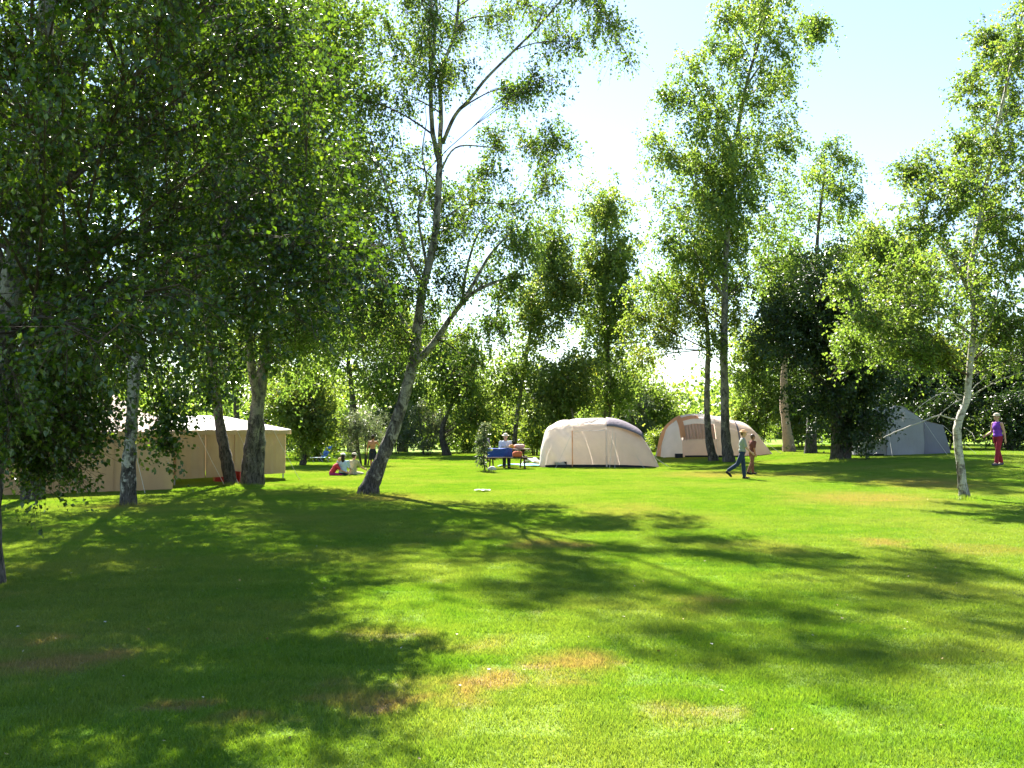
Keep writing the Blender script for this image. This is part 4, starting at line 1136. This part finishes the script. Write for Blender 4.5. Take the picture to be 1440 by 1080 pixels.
# low blue folding chair by the shrub
c = ground_at(452, 650)
ch = empty('folding_chair', tuple(c), R(-20)); tag(ch, 'low blue and teal folding camp chair near the yellow-green tree', 'chair')
patch('seat', ((-.5, -.25, .2), (.1, -.25, .22), (.1, .25, .22), (-.5, .25, .2)), M['teal_cloth'], ch, wr=wv(4, .015))
patch('backrest', ((.1, -.25, .24), (.42, -.25, .75), (.42, .25, .75), (.1, .25, .24)), M['blue_cloth'], ch, wr=wv(4, .015))
for s in (-1, 1):
    MB().tube([(-.5, s * .26, .2), (.1, s * .26, .22), (.43, s * .26, .77)], [.012] * 3, 6).build('frame', M['metal'], ch)
    MB().tube([(-.42, s * .26, .2), (-.2, s * .26, 0)], [.012] * 2, 6).build('leg', M['metal'], ch)
    MB().tube([(.05, s * .26, .22), (.25, s * .26, 0)], [.012] * 2, 6).build('leg', M['metal'], ch)
# red crates seen under the raised marquee wall
for k, px in enumerate((288, 318)):
    c = ground_at(px, 680)
    r = empty('storage_crate', (c[0] + .2, c[1] + .9, 0), .3 * k + .4)
    tag(r, ('red plastic crate under the raised wall of the white-roofed marquee', 'red crate under the marquee wall close to the slim tilting trunk')[k], 'crate')
    for s in (-1, 1):
        MB().box((s * .19, 0, .16), (.02, .56, .3)).build('end_panel', M['red_plastic'], r)
        MB().box((0, s * .27, .16), (.36, .02, .3)).build('side_panel', M['red_plastic'], r)
    MB().box((0, 0, .02), (.36, .52, .02)).build('bottom', M['red_plastic'], r)

# sapling by the picnic table
c = ground_at(682, 663)
make_tree('sapling', 'bushy young sapling standing before the picnic table', 'sapling',
          [([c, c + (-.05, 0, .5), c + (.02, .05, 1.0), c + (-.03, 0, 1.5)], .03, .01)],
          [[c[0] - .12, c[1], .35, .2, .2, .22], [c[0] - .15, c[1], .7, .22, .22, .25], [c[0] - .05, c[1], 1.05, .22, .22, .25], [c[0] - .1, c[1], 1.35, .18, .18, .2], [c[0] + .1, c[1], .85, .16, .16, .2], [c[0] - .25, c[1], 1.1, .14, .14, .16], [c[0] + .05, c[1], 1.6, .1, .1, .15]],
          leaf=.085, nsub=7, nsprig=5, nleaf=6, slen=.14, droop=.2, lm='leaf_grey', bk='bark_dark', sides=6, limb_r=.006, flare=1.1)

# ------------------------------------------------------------------ people
M['skin'] = plain_mat('skin', (0.52, 0.29, 0.19), 0.6, 0.08, 8, .05)
M['skin_tan'] = plain_mat('skin_tan', (0.42, 0.19, 0.10), 0.6, 0.08, 8, .05)
M['eye'] = plain_mat('eye', (0.02, 0.015, 0.012), 0.3)
def remesh(o, vox):
    md = o.modifiers.new('skin', 'REMESH'); md.mode = 'VOXEL'; md.voxel_size = vox; md.use_smooth_shade = True
    return o
def person(label, loc, heading, H, skin='skin', lean=0.0, legs=((0, 0), (0, 0)), arms=((0, .12, .2), (0, .12, .2)), seat=None, head=(0, 0), shirt=None, trousers=None, shoes=None, hat=None, hair=None,
           short=False, sleeve=.55, spread=0.0, hat_brim=0.0, group=None):
    """joints in metres for a 1.7 m figure facing +X, scaled to height H"""
    k = H / 1.7
    root = empty('person', tuple(loc), heading)
    tag(root, label, 'person', group)
    A = np.array
    u = A([math.sin(lean), 0, math.cos(lean)])
    f = A([math.cos(lean), 0, -math.sin(lean)])
    pel = A([0, 0, 0.0])
    J = {}
    for i, s in enumerate((1, -1)):
        th, kf = legs[i]
        hip = pel + A([0, s * .09, -.03])
        sp = s * spread
        knee = hip + .43 * A([math.sin(th) * math.cos(sp), math.sin(sp), -math.cos(th) * math.cos(sp)])
        sh = th - kf
        ank = knee + .42 * A([math.sin(sh) * math.cos(sp), math.sin(sp) * .6, -math.cos(sh) * math.cos(sp)])
        fa = sh * .9 if sh < 0 else sh * .2
        toe = ank + A([.17 * math.cos(fa), s * .02, -.055 + .17 * math.sin(fa)])
        if abs(sh) > 1.2: toe = ank + A([.05, 0, .16])
        J[s] = (hip, knee, ank, toe)
    if seat is None:
        lo = min(min(J[s][2][2] - .085, J[s][3][2] - .03) for s in (1, -1))
        off = -lo
    else: off = seat / k + .09
    chest = pel + u * .34
    neck = pel + u * .53
    hd = neck + u * .14 + f * .015
    def b(mb, n, mat, vox, parent=root):
        o = mb.build(n, mat, parent, True)
        o.scale = (k, k, k)
        if parent is not root: o.scale = (1, 1, 1)
        else: o.location = (0, 0, off * k)
        if vox: remesh(o, vox)
        return o
    Rl = np.array([[math.cos(lean), 0, math.sin(lean)], [0, 1, 0], [-math.sin(lean), 0, math.cos(lean)]])
    yaw, pit = head
    Rh = np.array(Matrix.Rotation(yaw, 3, 'Z') @ Matrix.Rotation(lean + pit, 3, 'Y'))
    hp = lambda p: hd + Rh @ A(p)
    m = MB()
    m.ball(pel + u * .02, (.115, .16, .12), 14, 10, Rl).ball(pel + u * .16, (.098, .135, .15), 14, 10, Rl).ball(chest, (.112, .165, .16), 14, 10, Rl)
    m.ball(pel + u * .45, (.085, .175, .07), 14, 8, Rl)
    m.limb([neck - u * .05, hd - u * .05], [.056, .052])
    m.ball(hd + Rh @ A([0, 0, .02]), (.098, .078, .108), 16, 12, Rh).ball(hp((.030, 0, -.055)), (.062, .055, .062), 12, 8, Rh)
    m.ball(hp((.102, 0, -.012)), (.020, .014, .022), 8, 6, Rh).ball(hp((.088, 0, -.062)), (.012, .024, .010), 8, 6, Rh)
    for s in (1, -1): m.ball(hp((-.005, s * .080, -.01)), (.022, .012, .032), 8, 6, Rh)
    AR = {}
    for i, s in enumerate((1, -1)):
        hip, knee, ank, toe = J[s]
        m.limb([hip, (hip + knee) / 2, knee], [.088, .074, .055]).limb([knee, knee + (ank - knee) * .35, ank], [.055, .058, .038]).limb([ank, toe], [.042, .030])
        sw, ab, el = arms[i]
        sh = pel + u * .455 + A([0, s * .185, 0])
        d1 = A([math.sin(sw) * math.cos(ab), s * math.sin(ab), -math.cos(sw) * math.cos(ab)])
        d2 = A([math.sin(sw + el) * math.cos(ab * .6), s * math.sin(ab * .6), -math.cos(sw + el) * math.cos(ab * .6)])
        elb = sh + d1 * .28
        wr = elb + d2 * .245
        m.limb([sh, (sh + elb) / 2, elb], [.056, .047, .039]).limb([elb, elb + (wr - elb) * .3, wr], [.039, .040, .026])
        fw = unit(np.cross(d2, A([0, s * 1.0, 0.0])) * s + 1e-6)       # thumb side
        pn = unit(np.cross(d2, fw))
        palm = wr + d2 * .05
        m.limb([wr, palm + d2 * .03], [.027, .030])
        for q, (o, ln) in enumerate(((.026, .068), (.009, .078), (-.009, .072), (-.026, .056))):
            p0 = palm + d2 * .035 + fw * o
            m.limb([p0, p0 + d2 * ln * .55, p0 + d2 * ln * .9 + pn * s * .018], [.0125, .0115, .0105], 6)
        m.limb([wr + d2 * .025 + fw * .02, wr + d2 * .06 + fw * .050, wr + d2 * .09 + fw * .058], [.012, .0105, .009], 6)
        AR[s] = (sh, elb, wr)
    b(m, 'body', M[skin], .014)
    for s in (1, -1): b(MB().ball(hp((.088, s * .030, .012)), (.010, .013, .009), 8, 6, Rh), 'eye', M['eye'], 0)
    if hair is not None:
        mat, style = hair
        h = MB().ball(hp((-.016, 0, .045)), (.104, .088, .098), 14, 10, Rh)
        if style == 'long': h.limb([hp((-.06, 0, .0)), hp((-.09, 0, -.12)), hp((-.08, 0, -.24))], [.075, .07, .045])
        elif style == 'short': h.ball(hp((-.045, 0, -.02)), (.06, .075, .06), 12, 8, Rh)
        b(h, 'hair', mat, .013)
    if hat is not None:
        h = MB().ball(hp((-.005, 0, .075)), (.112, .098, .075), 16, 10, Rh)
        if hat_brim > 0: h.ball(hp((.0, 0, .062)), (.11 + hat_brim, .10 + hat_brim, .012), 20, 6, Rh)
        else: h.ball(hp((.10, 0, .060)), (.075, .07, .012), 14, 6, Rh)
        b(h, 'hat', hat, .011)
    if shirt is not None:
        h = MB().ball(pel + u * .06, (.135, .175, .12), 14, 10, Rl).ball(pel + u * .18, (.122, .16, .16), 14, 10, Rl).ball(chest, (.132, .185, .165), 14, 10, Rl).ball(pel + u * .455, (.098, .19, .072), 14, 8, Rl)
        for s in (1, -1):
            sh, elb, wr = AR[s]
            if sleeve > 0:
                e = sh + (elb - sh) * min(1, sleeve * 1.4)
                h.limb([sh, (sh + e) / 2, e], [.070, .064, .062])
                if sleeve > .75: h.limb([elb, elb + (wr - elb) * .9], [.058, .045])
        V = h
        b(h, 'shirt', shirt, .018)
    if trousers is not None:
        h = MB().ball(pel + u * .03, (.128, .17, .12), 14, 10, Rl)
        for s in (1, -1):
            hip, knee, ank, toe = J[s]
            if short: h.limb([hip, (hip + knee) / 2, hip + (knee - hip) * .8], [.10, .094, .092])
            else: h.limb([hip, (hip + knee) / 2, knee], [.10, .088, .075]).limb([knee, (knee + ank) / 2, ank + (knee - ank) * .08], [.075, .072, .066])
        b(h, 'shorts' if short else 'trousers', trousers, .018)
    if shoes is not None:
        for s in (1, -1):
            ank, toe = J[s][2], J[s][3]
            b(MB().limb([ank + A([-.03, 0, -.04]), (ank + toe) / 2 - A([0, 0, .02]), toe], [.052, .050, .040]), 'shoe', shoes, .012)
    return root
cm = lambda n, c: plain_mat('cloth_' + n, c, .9, .25, 7, .3)
M['hair_dark'] = plain_mat('hair_dark', (.02, .014, .01), .85, .3, 30)
M['hair_brown'] = plain_mat('hair_brown', (.10, .055, .03), .5, .3, 30)
g = ground_at(1044, 674)
hw = 68 / FPX * g[1]
person('child in a grey-green shirt, jeans and straw hat striding across the lawn', g, R(-6), hw * .98, lean=.06, legs=((.12, .05), (-.42, .55)), arms=((-.35, .1, .5), (.3, .08, .5)), shirt=cm('sage', (.27, .285, .265)), trousers=cm('denim', (.020, .034, .080)),
       shoes=M['black_cloth'], hat=cm('straw', (.55, .30, .15)), hat_brim=.075, hair=(M['hair_brown'], 'short'), sleeve=.6)
g2 = ground_at(1058, 668)
person('child in dark red-brown clothes walking just behind the straw-hatted child', g2, R(20), hw * .86, skin='skin_tan', lean=.05, legs=((.15, .1), (-.2, .25)), arms=((.2, .1, .4), (-.2, .1, .4)), shirt=cm('maroon', (.16, .05, .035)), trousers=cm('rust', (.20, .09, .05)), shoes=M['black_cloth'], hair=(M['hair_brown'], 'short'))
g = ground_at(1404, 656)
hw = 71 / FPX * g[1]
person('adult in a purple sleeveless top, red trousers and pale cap walking past the white-barked birch', g, R(197), hw, lean=.02, legs=((.22, .05), (-.20, .12)), arms=((-.22, .16, .15), (.15, .12, .9)), shirt=cm('purple', (.20, .05, .42)), trousers=cm('red', (.30, .022, .04)),
       shoes=cm('grey_shoe', (.10, .09, .11)), hat=cm('cap', (.62, .52, .40)), hair=(M['hair_brown'], 'short'), sleeve=.0)
g = ground_at(524, 662)
person('bare-backed person in dark shorts standing before the willow shrub behind the leaning trunk', g, R(80), 48 / FPX * g[1], skin='skin_tan', arms=((.1, .32, .1), (.5, .5, .4)), legs=((.05, .02), (-.05, .02)), trousers=cm('black_shorts', (.015, .017, .03)), shoes=M['black_cloth'], hair=(M['hair_dark'], 'short'), short=True)
sit = ((1.45, 1.75), (1.5, 1.9))
for (px, py, hd_, hh, lab, sh, tr, ht, hr, lean) in (
        (466, 669, R(10), 1.25, 'child in a red top bent forward beside the one in pale blue', cm('crimson', (.42, .03, .06)), cm('magenta', (.30, .02, .16)), None, (plain_mat('hair_fair', (.55, .38, .22)), 'short'), .55),
        (482, 669, R(95), 1.4, 'seated child in a pale blue top and white hat between the other two', cm('pale_blue', (.42, .52, .68)), cm('navy', (.02, .025, .06)), cm('white_hat', (.75, .75, .78)), (M['hair_dark'], 'long'), .15),
        (496, 668, R(60), 1.4, 'child in a khaki top and pale cap sitting on the grass by the shrub', cm('khaki', (.36, .33, .18)), cm('khaki_trousers', (.45, .40, .28)), cm('beige_cap', (.55, .48, .38)), (M['hair_dark'], 'short'), .12)):
    person(lab, ground_at(px, py), hd_, hh, lean=lean, legs=sit, arms=((.7, .15, .5), (.6, .2, .6)), seat=0.0, shirt=sh, trousers=tr, shoes=M['black_cloth'], hat=ht, hair=hr, group='children sitting on the grass', spread=.15)
p = np.array(tl(.02, .70, 0))
person('woman with long dark hair and pale blue shirt sitting at the picnic table', p, R(-82), 1.68, lean=.12, legs=((1.5, 1.5), (1.5, 1.5)), arms=((.5, .15, .7), (.5, .15, .7)), seat=.46, shirt=cm('ice', (.52, .57, .64)), trousers=cm('dark_jeans', (.03, .035, .06)), shoes=M['black_cloth'], hair=(M['hair_dark'], 'long'), sleeve=.8,
       hat=cm('pale_hat', (.60, .54, .40)), hat_brim=.06)
g = ground_at(683, 649)
person('person in a violet shirt standing behind the bushy sapling', g, R(-60), 37 / FPX * g[1], legs=((.1, .05), (-.1, .05)), arms=((.2, .15, .4), (.2, .15, .4)), shirt=cm('violet', (.24, .12, .38)), trousers=cm('brown', (.10, .06, .04)), shoes=M['black_cloth'], hair=(M['hair_brown'], 'short'))

def tufts():
    VV, TT = [], []
    for (px, py, r, n, h) in ((1357, 703, .34, 420, .13), (1026, 656, .5, 500, .14), (1003, 651, .4, 300, .12), (518, 697, .42, 260, .10), (352, 685, .5, 300, .12), (326, 683, .35, 180, .12), (181, 712, .32, 220, .12), (1184, 649, .6, 320, .14), (1110, 641, .5, 240, .16), (684, 664, .3, 260, .14), (48, 717, .35, 200, .12)):
        c = ground_at(px, py)
        a = rng.uniform(0, 2 * PI, n); q = r * rng.uniform(.35, 1.1, n)
        x, y = c[0] + np.cos(a) * q, c[1] + np.sin(a) * q
        P = np.stack([x, y, gz(x, y)], 1)
        hh = h * rng.uniform(.4, 1.2, n) * (1.25 - q / r * .6)
        sd = np.stack([np.cos(a + 1.2), np.sin(a + 1.2), 0 * a], 1) * .006
        ln = rng.normal(size=(n, 3)) * np.array([.35, .35, 0]) * hh[:, None]
        VV.append(np.stack([P - sd, P + sd, P + ln + np.stack([0 * hh, 0 * hh, hh], 1)], 1).reshape(-1, 3)); TT.append(rng.uniform(0, 1, n))
    V = np.concatenate(VV)
    o = obj('long_grass', mesh_np('long_grass', V, np.arange(len(V)).reshape(-1, 3), False, np.concatenate(TT)), M['blade'])
    tag(o, 'longer unmown grass growing round the feet of the trees', 'grass', kind='stuff')
tufts()
# ------------------------------------------------------------------ fallen leaves and clover heads on the lawn
def litter():
    n = 190
    y = 4.5 + 34 * rng.uniform(0, 1, n) ** 1.6
    x = rng.uniform(-.56, .56, n) * y
    P = np.stack([x, y, gz(x, y) + rng.uniform(.012, .035, n)], 1)
    V, F = leaves_mesh(P, unit(rng.normal(size=P.shape) * np.array([1, 1, .25])), unit(np.array([0, 0, 1]) + rng.normal(size=P.shape) * .4), rng.uniform(.016, .036, n))
    t = NT('fallen_leaf')
    a = t.n('ShaderNodeAttribute', attribute_name='tint').outputs['Fac']
    c = t.ramp(a, [(0, (.18, .10, .04)), (.4, (.40, .28, .10)), (.75, (.42, .34, .22)), (1, (.6, .57, .5))])
    o = obj('fallen_leaves', mesh_np('fallen_leaves', V, F, False, rng.uniform(0, 1, n)), t.done(t.principled(c, .7)))
    tag(o, 'dry fallen leaves and pale petals scattered over the lawn', 'leaves', kind='stuff')
litter()
#OBJECTS
